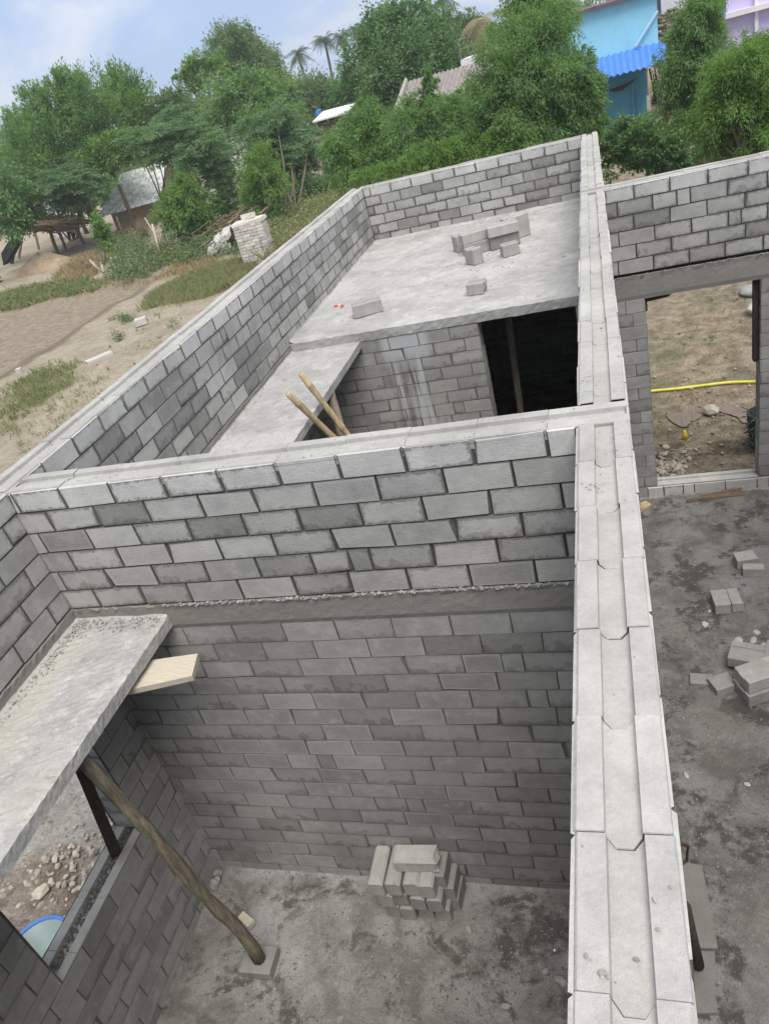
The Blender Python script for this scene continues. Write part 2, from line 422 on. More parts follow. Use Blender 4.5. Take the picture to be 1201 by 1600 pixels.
def panel(B, A, Bp, courses, opens=(), L=BL, phase=0.0, depth=.014, gh=.0055, gv=.0068, upper=True, top_flush=True, jit=.002, mi=0, mm=1, shift=.5):
    """one face of a block wall, seen from its outside with A on the left and Bp on the right; courses: list of (z0, z1) from the top down; opens: (u0,u1,z0,z1)"""
    A = Vector((A[0], A[1], 0)); Bp = Vector((Bp[0], Bp[1], 0))
    U = (Bp - A); ln = U.length; U.normalize(); Z = Vector((0, 0, 1)); N = U.cross(Z)
    zs_us = {}
    rows = []
    for k, (z0, z1) in enumerate(courses):
        off = phase + (shift*L if k % 2 else 0.0) + random.uniform(-.02, .02)
        cuts = set([0.0, ln])
        u = off % L
        while u < ln:
            if u > .035 and u < ln - .035: cuts.add(round(u + random.uniform(-.006, .006), 4))
            u += L
        zm = (z0 + z1)/2
        ops = [o for o in opens if o[2] < zm < o[3]]
        for o in ops:
            cuts = {c for c in cuts if abs(c - o[0]) > .06 and abs(c - o[1]) > .06} | {o[0], o[1]}
        cuts |= {0.0, ln}
        cuts = sorted(cuts)
        blocks = [(a, b) for a, b in zip(cuts, cuts[1:]) if not any(o[0] - .001 < (a+b)/2 < o[1] + .001 for o in ops)]
        # now and then a closer
        out = []
        for a, b in blocks:
            if b - a > .3 and random.random() < .035:
                c = a + random.choice((.12, .23)); out += [(a, round(c, 4)), (round(c, 4), b)]
            else: out.append((a, b))
        rows.append((z0, z1, out))
        for a, b in out:
            for z in (z0, z1):
                zs_us.setdefault(round(z, 4), set()).update((round(a, 4), round(b, 4)))
    ztop = courses[0][1]
    vd = {}
    def outer(u, z):
        key = (round(u, 4), round(z, 4))
        if key not in vd:
            cap = top_flush and abs(z - ztop) < 1e-4
            vd[key] = B.pt(A + U*u + Z*(z - (.006 if cap else 0)) - N*(.012 if cap else depth))
        return vd[key]
    for z0, z1, blocks in rows:
        for a, b in blocks:
            a = round(a, 4); b = round(b, 4)
            t, r = tone_rnd(upper, A + U*((a+b)/2) + Z*z0)
            w = b - a
            gv_ = min(gv, w*.2); g1 = gh
            j = [random.uniform(-jit, jit) for _ in range(4)]
            if top_flush and abs(z1 - ztop) < 1e-4:
                g1 = random.uniform(.011, .016); gv_ = min(gv*1.25, w*.2); jj = random.uniform(-.004, .003); j = [jj + random.uniform(-.0015, .0015) for _ in range(4)]
                t = random.uniform(1.34, 1.52); r = random.choice((.36, .42, .5, .6, .7, .85))
            ed = [random.uniform(-.003, .003) for _ in range(8)]
            cc = [(0.0, 0.0)]*4
            if random.random() < .16:
                cc[random.randrange(4)] = (random.uniform(.006, .022), random.uniform(.005, .016))
            I = [B.pt(A + U*(a+gv_+ed[0]+cc[0][0]) + Z*(z0+gh+ed[1]+cc[0][1]) + N*j[0]), B.pt(A + U*(b-gv_+ed[2]-cc[1][0]) + Z*(z0+gh+ed[3]+cc[1][1]) + N*j[1]),
                 B.pt(A + U*(b-gv_+ed[4]-cc[2][0]) + Z*(z1-g1-cc[2][1]) + N*j[2]), B.pt(A + U*(a+gv_+ed[5]+cc[3][0]) + Z*(z1-g1-cc[3][1]) + N*j[3])]
            B.face(I, tone=t, rnd=r, uv=[(0, 0), (1, 0), (1, 1), (0, 1)], mi=mi)
            def mids(z): return sorted(u for u in zs_us[round(z, 4)] if a + 1e-5 < u < b - 1e-5)
            bo = [a] + mids(z0) + [b]; to = [a] + mids(z1) + [b]
            bov = [outer(u, z0) for u in bo]; tov = [outer(u, z1) for u in to]
            B.face(bov + [I[1], I[0]], tone=t*.9, rnd=r, mi=mm)
            B.face([I[3], I[2]] + tov[::-1], tone=t, rnd=r, mi=(mi if top_flush and abs(z1 - ztop) < 1e-4 else mm))
            B.face([bov[-1], tov[-1], I[2], I[1]], tone=t*.9, rnd=r, mi=mm)
            B.face([tov[0], bov[0], I[0], I[3]], tone=t*.9, rnd=r, mi=mm)

def courses_down(z, zmin):
    out = []
    while z - zmin > 1e-3:
        z0 = max(z - H, zmin)
        if z0 - zmin < .05: z0 = zmin
        out.append((z0, z)); z = z0
    return out
UP = courses_down(TOP, 2.85)

def top_strip(B, A, Bp, W, z, joints, mi=0, cut=.028, dz=.0032, inset=.003, depth=.022):
    """grooved tops of a row of blocks; A->Bp along the row on its left edge, width W to the right of the direction; joints: distances from A"""
    A = Vector((A[0], A[1], 0)); Bp = Vector((Bp[0], Bp[1], 0)); D = Bp - A; ln = D.length; D.normalize()
    S = D.cross(Vector((0, 0, 1)))     # to the right
    g0, g1 = W*.335, W*.685
    prof = [(inset+.0055, -.06, 2), (inset+.005, -.008, 2), (inset+.012, -.001, 3), (g0-.001, 0, 0), (g0+.002, -depth, 0), (g0+.022, -depth, 1), (g1-.022, -depth, 1), (g1-.002, -depth, 0), (g1+.001, 0, 0), (W-inset-.009, 0, 4), (W-inset-.005, -.006, 5), (W-inset-.0055, -.06, 5)]
    js = sorted([0.0] + [j for j in joints if .03 < j < ln-.03] + [ln])
    prev = None
    for k in range(len(js)-1):
        a, b = js[k], js[k+1]
        t, r = random.uniform(1.08, 1.22), random.uniform(.36, .5)
        h = random.uniform(-dz, dz); sx = random.uniform(-.003, .003); hb = h + random.uniform(-dz, dz)*.6
        rows = []
        for kk, (d, dd, hh) in enumerate(((a, -.0035, h), (a+.0018, 0, h), (b-.0018, 0, hb), (b, -.0035, hb))):
            row = []
            for (s, e, c) in prof:
                d2 = d - (cut if (c == 1 and .05 < d < ln-.05) else 0)
                if c > 1 and kk in (0, 3): s = s + (.006 if c < 4 else -.006)
                if c == 3 or c == 4: s = s + random.uniform(-.0015, .0015)
                row.append(B.pt(A + D*d2 + S*(s + sx) + Vector((0, 0, z + e + dd + hh))))
            rows.append(row)
        if prev: rows[0] = prev if False else rows[0]
        for i in range(3):
            for q in range(len(prof)-1):
                B.face([rows[i][q], rows[i][q+1], rows[i+1][q+1], rows[i+1][q]], tone=t*(1 if i == 1 else .8), rnd=r, mi=mi)
        prev = rows[-1]
    # flat bed below the strip, so that no gap shows between the blocks
    B.quad(A + S*.003 + Vector((0, 0, z-.030)), A + S*(W-.003) + Vector((0, 0, z-.030)), A + D*ln + S*(W-.003) + Vector((0, 0, z-.030)), A + D*ln + S*.003 + Vector((0, 0, z-.030)), tone=.9, mi=1)

def band_face(B, A, Bp, z0, z1, proud=.004, rough=.0015, opens=(), step=.035):
    A = Vector((A[0], A[1], 0)); Bp = Vector((Bp[0], Bp[1], 0)); U = Bp - A; ln = U.length; U.normalize(); N = U.cross(Vector((0, 0, 1)))
    n = max(2, int(ln/step)); m = 6
    g = []
    for i in range(n+1):
        r = []
        for j in range(m+1):
            z = z0 + (z1-z0)*j/m
            d = proud + random.uniform(-rough, rough)*.7
            if j == m: d += random.uniform(-.004, .012); z += random.uniform(-.006, .012)
            if j == 0: d = -.004; z -= random.uniform(0, .004)
            r.append(B.pt(A + U*(ln*i/n) + Vector((0, 0, z)) + N*d))
        # ledge going back into the wall on top
        r.append(B.pt(A + U*(ln*i/n) + Vector((0, 0, z1+.004)) - N*.02))
        g.append(r)
    for i in range(n):
        for j in range(m+1):
            B.face([g[i][j], g[i+1][j], g[i+1][j+1], g[i][j+1]])

root = thing('unfinished_house', 'roofless unfinished house of grey concrete block walls with grooved tops', 'house', (0, 0, 0))

def wall(label, faces, tops=(), lows=(), bands=(), extra=None, mat=None, lmat=None):
    B = MB()
    for a, b, kw in faces: panel(B, a, b, UP, **kw)
    for a, b, w, j in tops: top_strip(B, a, b, w, TOP, j)
    if extra: extra(B)
    o = B.build('block_wall', [mat or M_BLOCK, M_MORTAR], root)
    o['label'] = label
    if lows:
        Lw = MB()
        for a, b, kw in lows:
            kw = dict(kw); zt = kw.pop('zt', BAND0); zb = kw.pop('zb', -.03); ze = kw.pop('zjoin', None)
            panel(Lw, a, b, courses_down(zt, zb), upper=False, top_flush=False, gh=.0035, gv=.0045, depth=.008, jit=.0025, **kw)
        Lw.build('lower_courses', [lmat or M_LOWER, M_MORTARL], o)
    if bands:
        Bd = MB()
        for a, b, z0, z1 in bands: band_face(Bd, a, b, z0, z1)
        Bd.build('concrete_band', M_BAND, o)
    return o

Wc = .238; Wx = .228
XL0 = -3.335; SK = -.0135          # inner face of the long left wall: x = XL0 + SK*y
def xl(y): return XL0 + SK*y
YF = 9.47; YB0, YB1 = 4.75, 4.98; YR0, YR1 = 5.25, 5.478
YN = -3.75                          # back end of the near room

# central wall
jc = lambda y0, y1, first=-.342: [y - y0 for y in [first + BL*k for k in range(-12, 32)] if y0 < y < y1]
wall('long middle wall with pale grooved top running away from the viewer',
     [((0, YF), (0, Wx), dict()), ((0, 0), (0, YN), dict()), ((Wc, YN), (Wc, YR0), dict()), ((Wc, YR1), (Wc, YF+.23), dict())],
     [((0, YN), (0, 0), Wc, jc(YN, 0)), ((0, Wx), (0, YR0), Wc, jc(Wx, YR0)), ((0, YR1), (0, YF+.23), Wc, jc(YR1, YF+.23))],
     [((0, 0), (0, YN), dict()), ((0, YB0), (0, Wx), dict()), ((0, YF), (0, YB1), dict()), ((Wc, YN), (Wc, YR0), dict()), ((Wc, YR1), (Wc, YF+.23), dict(zb=GZ-.05))],
     [((0, 0), (0, YN), BAND0, BAND1), ((Wc, YN), (Wc, YR0), BAND0, BAND1), ((0, YB0), (0, Wx), BAND0, BAND1)],
     extra=lambda B: panel(B, (Wc, YF+.23), (0, YF+.23), courses_down(TOP, GZ), L=1.0))

# cross wall between the near and the far room
jx = [3.335 + x for x in [-.133] + [-.4815 - BL*k for k in range(0, 9)]]
wall('cross wall between the two rooms with a row of clean pale blocks on top',
     [((XL0, 0), (0, 0), dict(phase=(3.335-.4815) % BL, gv=.008, depth=.02)), ((0, Wx), (XL0, Wx), dict())],
     [((Wc, Wx), (XL0, Wx), Wx, []) if False else ((XL0, Wx), (Wc, Wx), Wx, jx)],
     [((XL0, 0), (0, 0), dict(phase=.06)), ((0, Wx), (XL0, Wx), dict())],
     [((XL0, 0), (0, 0), BAND0, BAND1), ((0, Wx), (-2.54, Wx), BAND0, BAND1)])

# long left wall with the window opening
WIN = (-1.5, -.42, 1.15)
lw_len = YF - YN
def yl(y): return y - YN
ix = lambda y: (xl(y), y)
ox = lambda y: (xl(y) - .25, y)
def left_extra(B):
    pass
def left_low(B):
    pass
jl = lambda y0, y1: [y - y0 for y in [.02 + BL*k for k in range(-12, 32)] if y0 < y < y1]
lwall = wall('long outer wall on the field side with mottled pale and dark blocks',
     [(ix(YN), ix(YF), dict(phase=.02 - YN)), (ox(YF+.23), ox(YN), dict())],
     [(ox(YN), ox(YF+.23), .25, [y - YN for y in [.02 + BL*k for k in range(-12, 32)] if YN < y])],
     [(ix(YN), ix(YF), dict(opens=[(yl(WIN[0]), yl(WIN[1]), WIN[2], 2.66)])),
      (ox(YF+.23), ox(YN), dict(opens=[(YF+.23-WIN[1], YF+.23-WIN[0], WIN[2], 2.66)], zb=GZ-.05))],
     [(ix(YN), ix(YF), BAND0, BAND1), (ox(YF+.23), ox(YN), BAND0, BAND1)])
# window: reveals and grooved sill
B = MB()
panel(B, ix(WIN[1]), (ox(WIN[1])[0], WIN[1]), courses_down(BAND0, WIN[2]), L=2, upper=False, top_flush=False, jit=.006, depth=.01)
B.build('window_reveal', [M_LOWER, M_MORTARL], lwall); B = MB()
panel(B, (ox(WIN[0])[0], WIN[0]), ix(WIN[0]), courses_down(BAND0, WIN[2]), L=2, upper=False, top_flush=False, jit=.003, depth=.01)
B.build('window_reveal', [M_LOWER, M_MORTARL], lwall)
B = MB(); top_strip(B, ox(WIN[0]), ox(WIN[1]), .25, WIN[2], [.18, .53, .88], depth=.03)
B.build('window_sill', [M_LOWER, M_MORTARL], lwall)
B = MB(); B.quad((xl(-.9)-.25, WIN[0], 2.651), (xl(-.9), WIN[0], 2.651), (xl(-.9), WIN[1], 2.651), (xl(-.9)-.25, WIN[1], 2.651))
B.build('lintel_soffit', M_BAND, lwall)
B = MB()
for i in range(420):
    y = random.uniform(WIN[0]+.03, WIN[1]-.02); s = xl(y) - .25 + random.triangular(.085, .2, .11)
    B.rock((s, y, WIN[2]-.024+random.uniform(0, .016)), random.uniform(.004, .013), .7, tone=random.uniform(.5, 1.1))
B.build('mortar_crumbs', M_MORTAR, lwall)['kind'] = 'stuff'

# far end wall
wall('short end wall behind the concrete roof slab',
     [(ix(YF), (0, YF), dict(phase=.1)), ((Wc, YF+.23), ox(YF+.23), dict())],
     [(((xl(YF)-.0), YF+.23), (0, YF+.23), .23, [.2 + BL*k for k in range(0, 10)])],
     [(ix(YF), (0, YF), dict()), ((Wc, YF+.23), ox(YF+.23), dict(zb=GZ-.05))],
     [(ix(YF), (0, YF), BAND0, BAND1), ((Wc, YF+.23), ox(YF+.23), BAND0, BAND1)])

# bathroom front wall with the dark doorway
D0, D1 = -1.19, -.15
Lw = MB()
panel(Lw, (xl(YB0), YB0), (0, YB0), courses_down(2.76, -.03), opens=[(D0 - xl(YB0), D1 - xl(YB0), -1, 2.77)], upper=False, top_flush=False, gh=.0035, gv=.0045, depth=.009, phase=.12)
panel(Lw, (0, YB1), (xl(YB1), YB1), courses_down(2.76, -.03), opens=[(-D1, -D0, -1, 2.77)], upper=False, top_flush=False)
panel(Lw, (D0, YB0), (D0, YB1), courses_down(2.76, -.03), L=2, upper=False, top_flush=False)
panel(Lw, (D1, YB1), (D1, YB0), courses_down(2.76, -.03), L=2, upper=False, top_flush=False)
bw = Lw.build('block_wall', [M_STAIN, M_MORTARL], root); bw['label'] = 'inner wall with white drip stains beside a dark doorway'

# hall cross wall with the outer doorway
HX = 2.9; DX0, DX1, DZ = .56, 1.70, .16
hb0, hb1 = 2.56, 2.815
ophall = [(DX0 - Wc, DX1 - Wc, DZ, 2.57)]
hw = wall('hall wall over the doorway to the yard',
     [((Wc, YR0), (HX, YR0), dict(phase=.27)), ((HX, YR1), (Wc, YR1), dict())],
     [((0, YR1), (HX, YR1), Wx, [.3 + BL*k for k in range(0, 10)])],
     [((Wc, YR0), (HX, YR0), dict(opens=ophall, zt=2.56, phase=.02)), ((HX, YR1), (Wc, YR1), dict(opens=[(HX-DX1, HX-DX0, DZ, 2.57)], zt=2.56, zb=GZ-.05))],
     [((Wc, YR0), (HX, YR0), hb0, hb1), ((HX, YR1), (Wc, YR1), hb0, hb1)])
B = MB()
panel(B, (DX0, YR0), (DX0, YR1), courses_down(hb0, DZ), L=2, upper=False, top_flush=False, jit=.004)
B.build('doorway_reveal', [M_LOWER, M_MORTARL], hw); B = MB()
panel(B, (DX1, YR1), (DX1, YR0), courses_down(hb0, DZ), L=2, upper=False, top_flush=False, jit=.004)
B.build('doorway_reveal', [M_LOWER, M_MORTARL], hw)
B = MB(); top_strip(B, (DX0, YR1), (DX1, YR1), Wx, DZ, [.06, .41, .76], dz=.001)
panel(B, (DX0-.12, YR0-.012), (DX1+.12, YR0-.012), [(-.02, DZ-.004)], upper=False, phase=.2, gv=.005)
B.build('door_sill', [M_LOOSE, M_MORTAR], hw)
B = MB()
B.quad((DX0, YR0, hb0-.002), (DX0, YR1, hb0-.002), (DX1, YR1, hb0-.002), (DX1, YR0, hb0-.002))
B.build('lintel_soffit', M_BAND, hw)

wall('unseen side wall of the hall added to shade it', [((HX, YR0), (HX, YN), dict()), ((HX+Wc, YN), (HX+Wc, YR1), dict())], [((HX, YN), (HX, YR1), Wc, jc(YN, YR1))],  # never in view; added so that it shades the hall
     [((HX, YR0), (HX, YN), dict()), ((HX+Wc, YN), (HX+Wc, YR1), dict(zb=GZ-.05))], [((HX, YR0), (HX, YN), BAND0, BAND1)])
# slabs
def slab(name, label, x0f, x1f, y0, y1, z0, z1, ny=60, nx=16, jit=.0018, edge_x1=True, edge_y0=False):
    B = MB(); g = []
    for i in range(ny+1):
        y = y0 + (y1-y0)*i/ny; r = []
        for j in range(nx+1):
            x = x0f(y) + (x1f(y)-x0f(y))*j/nx
            dx = random.uniform(-jit, jit) if (j == nx and edge_x1) else 0
            dy = random.uniform(-jit, jit) if (i == 0 and edge_y0) else 0
            r.append(B.pt((x+dx, y+dy, z1 + random.uniform(-.004, .004) - (.004 if j == nx or (i == 0 and edge_y0) else 0))))
        g.append(r)
    for i in range(ny):
        for j in range(nx):
            B.face([g[i][j], g[i][j+1], g[i+1][j+1], g[i+1][j]])
    # free long edge
    e = []
    for i in range(ny+1):
        y = y0 + (y1-y0)*i/ny; x = x1f(y); q = [g[i][nx]]
        for f in (.33, .66, 1.0):
            q.append(B.pt((x + random.uniform(-jit, jit), y, z1 + (z0-z1)*f + (random.uniform(-.0022, .0022) if f == 1 else 0))))
        e.append(q)
    for i in range(ny):
        for j in range(3):
            B.face([e[i][j+1], e[i+1][j+1], e[i+1][j], e[i][j]], tone=.95)
    w = []
    for j in range(nx+1):
        x = x0f(y0) + (x1f(y0)-x0f(y0))*j/nx
        q = [g[0][j]]
        for f in (.33, .66, 1.0):
            q.append(B.pt((x, y0 + random.uniform(-jit, jit)*.7, z1 + (z0-z1)*f + (random.uniform(-.004, .004) if f == 1 else 0))))
        w.append(q)
    for j in range(nx):
        for k in range(3):
            B.face([w[j][k+1], w[j+1][k+1], w[j+1][k], w[j][k]])
    B.quad((x0f(y0), y0, z0), (x0f(y1), y1, z0), (x1f(y1), y1, z0), (x1f(y0), y0, z0))
    o = B.build(name, M_SLAB, root); o['label'] = label
    return o
slab('loft_slab', 'dusty concrete loft shelf in the near room over the window', lambda y: xl(y), lambda y: -2.63, YN, -.002, 2.675, 2.757, 150, 18)
slab('loft_slab', 'pale concrete loft shelf in the far room beside the bamboo', lambda y: xl(y), lambda y: -2.545, Wx, YB0-.001, 2.69, 2.772, 90, 18)
rs = slab('roof_slab', 'pale concrete roof slab with loose blocks on it', lambda y: xl(y), lambda y: 0.0, YB0-.006, YF-.002, 2.765, 2.872, 110, 70, .004, edge_x1=False, edge_y0=True)

# mortar crumbs and fillets on the near loft and at the foot of the far wall
B = MB()
for i in range(520):
    x = random.uniform(xl(0)+.02, -2.66); y = -abs(random.gauss(0, .06)) - .005
    if random.random() < .45: y = -abs(random.gauss(0, .5)) - .02; x = xl(0) + .02 + abs(random.gauss(0, .05))
    B.rock((x, max(y, -2.4), 2.76 + random.uniform(-.004, .01)), random.uniform(.003, .011), .7, tone=random.uniform(.7, 1.05))
for i in range(500):
    y = YF - abs(random.gauss(0, .07)) - .01; x = random.uniform(xl(YF)+.05, -.03)
    B.rock((x, y, 2.873), random.uniform(.004, .014), .5, tone=random.uniform(.8, 1.15))
for i in range(500):
    y = random.uniform(.4, YF-.1); x = xl(y) + abs(random.gauss(0, .035)) + .004
    B.rock((x, y, (2.773 if y < YB0 else 2.873)), random.uniform(.004, .012), .5, tone=random.uniform(.8, 1.15))
for i in range(620):
    B.rock((random.uniform(-2.62, -.01), -random.uniform(.0, .012), 2.842 + random.uniform(-.008, .006)), random.choice((.003, .005, .008, .012))*random.uniform(.7, 1.2), .6, tone=random.uniform(.45, .95))
for i in range(90):
    x = random.uniform(Wc+.05, 2.0); B.rock((x, YR0-random.uniform(0, .01), 2.822), random.uniform(.004, .012), .6, tone=random.uniform(.45, .95))
B.build('mortar_crumbs', M_CHIP, root)['kind'] = 'stuff'
# sloped mortar fillets where slabs meet walls
def fillet(B, A, Bp, z, w=.03, h=.03, n=60):
    A = Vector((A[0], A[1], z)); Bp = Vector((Bp[0], Bp[1], z)); U = (Bp-A); ln = U.length; U.normalize(); N = U.cross(Vector((0, 0, 1)))
    g = []; n = n*2; k = k2 = 1.0
    for i in range(n+1):
        p = A + U*(ln*i/n)
        k = .85*k + .15*random.uniform(.1, 1.9); k2 = .85*k2 + .15*random.uniform(.1, 1.9)
        g.append([B.pt(p + N*(w*k)), B.pt(p + N*(w*.4*k) + Vector((0, 0, h*.4*k2))), B.pt(p - N*.003 + Vector((0, 0, h*k2)))])
    for i in range(n):
        for j in range(2): B.face([g[i][j], g[i+1][j], g[i+1][j+1], g[i][j+1]])
B = MB()
fillet(B, (XL0, 0), (-2.63, 0), 2.757, .03, .022, 40)
fillet(B, ix(YN), ix(0), 2.757, .03, .025, 120)
fillet(B, ix(Wx), ix(YB0), 2.772, .04, .03, 120)
fillet(B, ix(YB0), ix(YF), 2.872, .05, .04, 120)
fillet(B, ix(YF), (0, YF), 2.872, .06, .035, 90)
fillet(B, (0, YF), (0, YB0), 2.872, .05, .04, 90)
B.build('mortar_fillet', M_SLAB, root)
B = MB()
fillet(B, (XL0, 0), (0, 0), 0, .03, .02, 90)
fillet(B, (0, 0), (0, YN), 0, .03, .02, 90)
fillet(B, ix(YN), ix(0), 0, .03, .02, 90)
fillet(B, (Wc, YR0-.012), (HX, YR0-.012), 0, .03, .015, 90)
fillet(B, (Wc, YN), (Wc, YR0), 0, .03, .02, 120)
B.build('mortar_fillet', M_FLOOR, root)
# unseen back wall behind the viewer, added to darken the near room
wall('unseen back wall added to darken the near room', [((0, YN), (xl(YN), YN), dict()), ((xl(YN)-.25, YN-Wx), (Wc, YN-Wx), dict())], [((xl(YN)-.25, YN), (Wc, YN), Wx, [.2 + BL*k for k in range(0, 11)])],
     [((0, YN), (xl(YN), YN), dict()), ((xl(YN)-.25, YN-Wx), (Wc, YN-Wx), dict(zb=GZ-.05))])

# ------------------------------------------------------------------ ground, floors, sky
def grid_sheet(name, xs, ys, zf, mat):
    nx, ny = len(xs), len(ys)
    X, Y = np.meshgrid(xs, ys, indexing='ij')
    V = np.stack([X, Y, zf(X, Y)], -1).reshape(-1, 3)
    f = [(i*ny+j, (i+1)*ny+j, (i+1)*ny+j+1, i*ny+j+1) for i in range(nx-1) for j in range(ny-1)]
    me = bpy.data.meshes.new(name); me.from_pydata(V.tolist(), [], f); me.materials.append(mat)
    me.polygons.foreach_set('use_smooth', np.ones(len(f), dtype=bool))
    o = bpy.data.objects.new(name, me); col.objects.link(o); o['kind'] = 'structure'
    return o
def gz(X, Y):
    z = GZ + .05*np.sin(X*.7+1.3)*np.sin(Y*.6) + .04*np.sin(X*1.9+Y*1.1) + .03*np.sin(X*.31-Y*2.3)
    near = (X > -4.2) & (X < 4.5) & (Y > -6) & (Y < 10.2)
    z = np.where(near, GZ-.02, z)
    # low bank behind the house on the hedge side
    bank = np.exp(-((Y-30.5)/1.5)**2)*np.exp(-((X-1.5)/3.2)**2)
    return z + 0.55*bank
xs = np.concatenate([[-330, -200, -120], np.arange(-80, 40.1, .5), [60, 120, 330]])
ys = np.concatenate([[-330, -80, -30], np.arange(-12, 80.1, .5), [100, 150, 330]])
grid_sheet('ground', xs, ys, gz, M_GROUND)

def floor_sheet(name, x0, x1, y0, y1, mat=None):
    xs = np.linspace(x0, x1, int((x1-x0)/.04)); ys = np.linspace(y0, y1, int((y1-y0)/.04))
    def f(X, Y):
        return .006*np.sin(X*5.1+Y*2)*np.sin(Y*4.3) + RNG.uniform(-.0022, .0022, X.shape) + .004
    return grid_sheet(name, xs, ys, f, mat or M_FLOOR)
floor_sheet('room_floor', -3.45, .02, YN, .02)
floor_sheet('back_room_floor', -3.5, .02, .2, YF)
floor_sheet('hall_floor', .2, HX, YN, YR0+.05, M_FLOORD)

w = bpy.data.worlds.new('World'); scene.world = w; w.use_nodes = True
nt = w.node_tree; bg = nt.nodes['Background']
SUN_EL, SUN_AZ = math.radians(62), math.radians(145)     # azimuth clockwise from +Y
sky = nt.nodes.new('ShaderNodeTexSky'); sky.sky_type = 'NISHITA'; sky.sun_disc = False
sky.sun_elevation = SUN_EL; sky.sun_rotation = SUN_AZ; sky.air_density = 1.0; sky.dust_density = 2.2; sky.ozone_density = 1.0
tc = nt.nodes.new('ShaderNodeTexCoord')
mp = nt.nodes.new('ShaderNodeMapping'); mp.inputs['Scale'].default_value = (1.0, 1.0, 3.2); mp.inputs['Rotation'].default_value = (.25, .0, .6)
nt.links.new(tc.outputs['Generated'], mp.inputs[0])
n1 = nt.nodes.new('ShaderNodeTexNoise'); n1.inputs['Scale'].default_value = 3.2; n1.inputs['Detail'].default_value = 7; n1.inputs['Roughness'].default_value = .58; n1.inputs['Distortion'].default_value = .6
nt.links.new(mp.outputs[0], n1.inputs['Vector'])
mr = nt.nodes.new('ShaderNodeMapRange'); mr.interpolation_type = 'SMOOTHSTEP'
mr.inputs[1].default_value = .40; mr.inputs[2].default_value = .66; mr.inputs[3].default_value = 0; mr.inputs[4].default_value = 1
nt.links.new(n1.outputs['Fac'], mr.inputs[0])
mx = nt.nodes.new('ShaderNodeMix'); mx.data_type = 'RGBA'
mx.inputs[0].default_value = .82
cl = nt.nodes.new('ShaderNodeMix'); cl.data_type = 'RGBA'
cl.inputs[6].default_value = (5.3, 7.0, 10.4, 1); cl.inputs[7].default_value = (9.2, 9.7, 11.0, 1)
sx = nt.nodes.new('ShaderNodeSeparateXYZ'); nt.links.new(tc.outputs['Generated'], sx.inputs[0])
hz_ = nt.nodes.new('ShaderNodeMapRange'); hz_.interpolation_type = 'SMOOTHSTEP'; hz_.inputs[1].default_value = .28; hz_.inputs[2].default_value = .75
nt.links.new(sx.outputs[2], hz_.inputs[0])
zn = nt.nodes.new('ShaderNodeMix'); zn.data_type = 'RGBA'; zn.inputs[7].default_value = (9.4, 9.3, 9.1, 1)   # thin bright haze overhead
nt.links.new(mr.outputs[0], cl.inputs[0]); nt.links.new(hz_.outputs[0], zn.inputs[0]); nt.links.new(cl.outputs[2], zn.inputs[6]); nt.links.new(zn.outputs[2], mx.inputs[7]); nt.links.new(sky.outputs[0], mx.inputs[6])
nt.links.new(mx.outputs[2], bg.inputs['Color']); bg.inputs['Strength'].default_value = .066

sl = bpy.data.lights.new('sun', 'SUN'); sl.energy = 2.4; sl.angle = math.radians(40); sl.color = (1.0, .965, .905)
so = bpy.data.objects.new('sun', sl); col.objects.link(so)
sd = Vector((math.sin(SUN_AZ)*math.cos(SUN_EL), math.cos(SUN_AZ)*math.cos(SUN_EL), math.sin(SUN_EL)))
so.rotation_euler = sd.to_track_quat('Z', 'Y').to_euler()
so.location = (0, 0, 30)

# ------------------------------------------------------------------ loose blocks
def block_mesh(B, M, l=.35, wd=.2, h=.15, groove=True, broken=0.0, tone=1.0, rnd=.5, bev=.006):
    """interlocking block: length along x, groove along its top; M places it (base centre at the origin)"""
    b = bev; hw = wd/2
    if groove:
        pr = [(-hw+b, 0), (hw-b, 0), (hw, b), (hw, h-b), (hw-b, h), (wd*.2, h), (wd*.17, h-.013), (-wd*.17, h-.013), (-wd*.2, h), (-hw+b, h), (-hw, h-b), (-hw, b)]
    else:
        pr = [(-hw+b, 0), (hw-b, 0), (hw, b), (hw, h-b), (hw-b, h), (-hw+b, h), (-hw, h-b), (-hw, b)]
    n = len(pr); cy = 0; cz = h/2
    st = [(-l/2, .94), (-l/2+b, 1.0), (-l*.2, 1), (l*.2, 1), (l/2-b, 1.0), (l/2, .94)]
    rings = []
    for i, (x, k) in enumerate(st):
        r = []
        for (y, z) in pr:
            jx = random.uniform(-broken, broken) if (broken and i >= 4) else random.uniform(-.0015, .0015)
            p = Vector((x + jx, cy + (y-cy)*k + random.uniform(-.0012, .0012), cz + (z-cz)*k if k < 1 else z))
            r.append(B.pt(M @ p))
        rings.append(r)
    for i in range(len(st)-1):
        for j in range(n):
            B.face([rings[i][j], rings[i][(j+1)%n], rings[i+1][(j+1)%n], rings[i+1][j]], tone=tone*random.uniform(.97, 1.03), rnd=rnd)
    B.face(rings[0][::-1], tone=tone, rnd=rnd)
    if broken:
        c = B.pt(M @ Vector((l/2 + broken*.8, 0, h*.5)))
        for j in range(n): B.face([rings[-1][j], rings[-1][(j+1)%n], c], tone=tone*1.02, rnd=rnd)
    else:
        B.face(rings[-1], tone=tone, rnd=rnd)

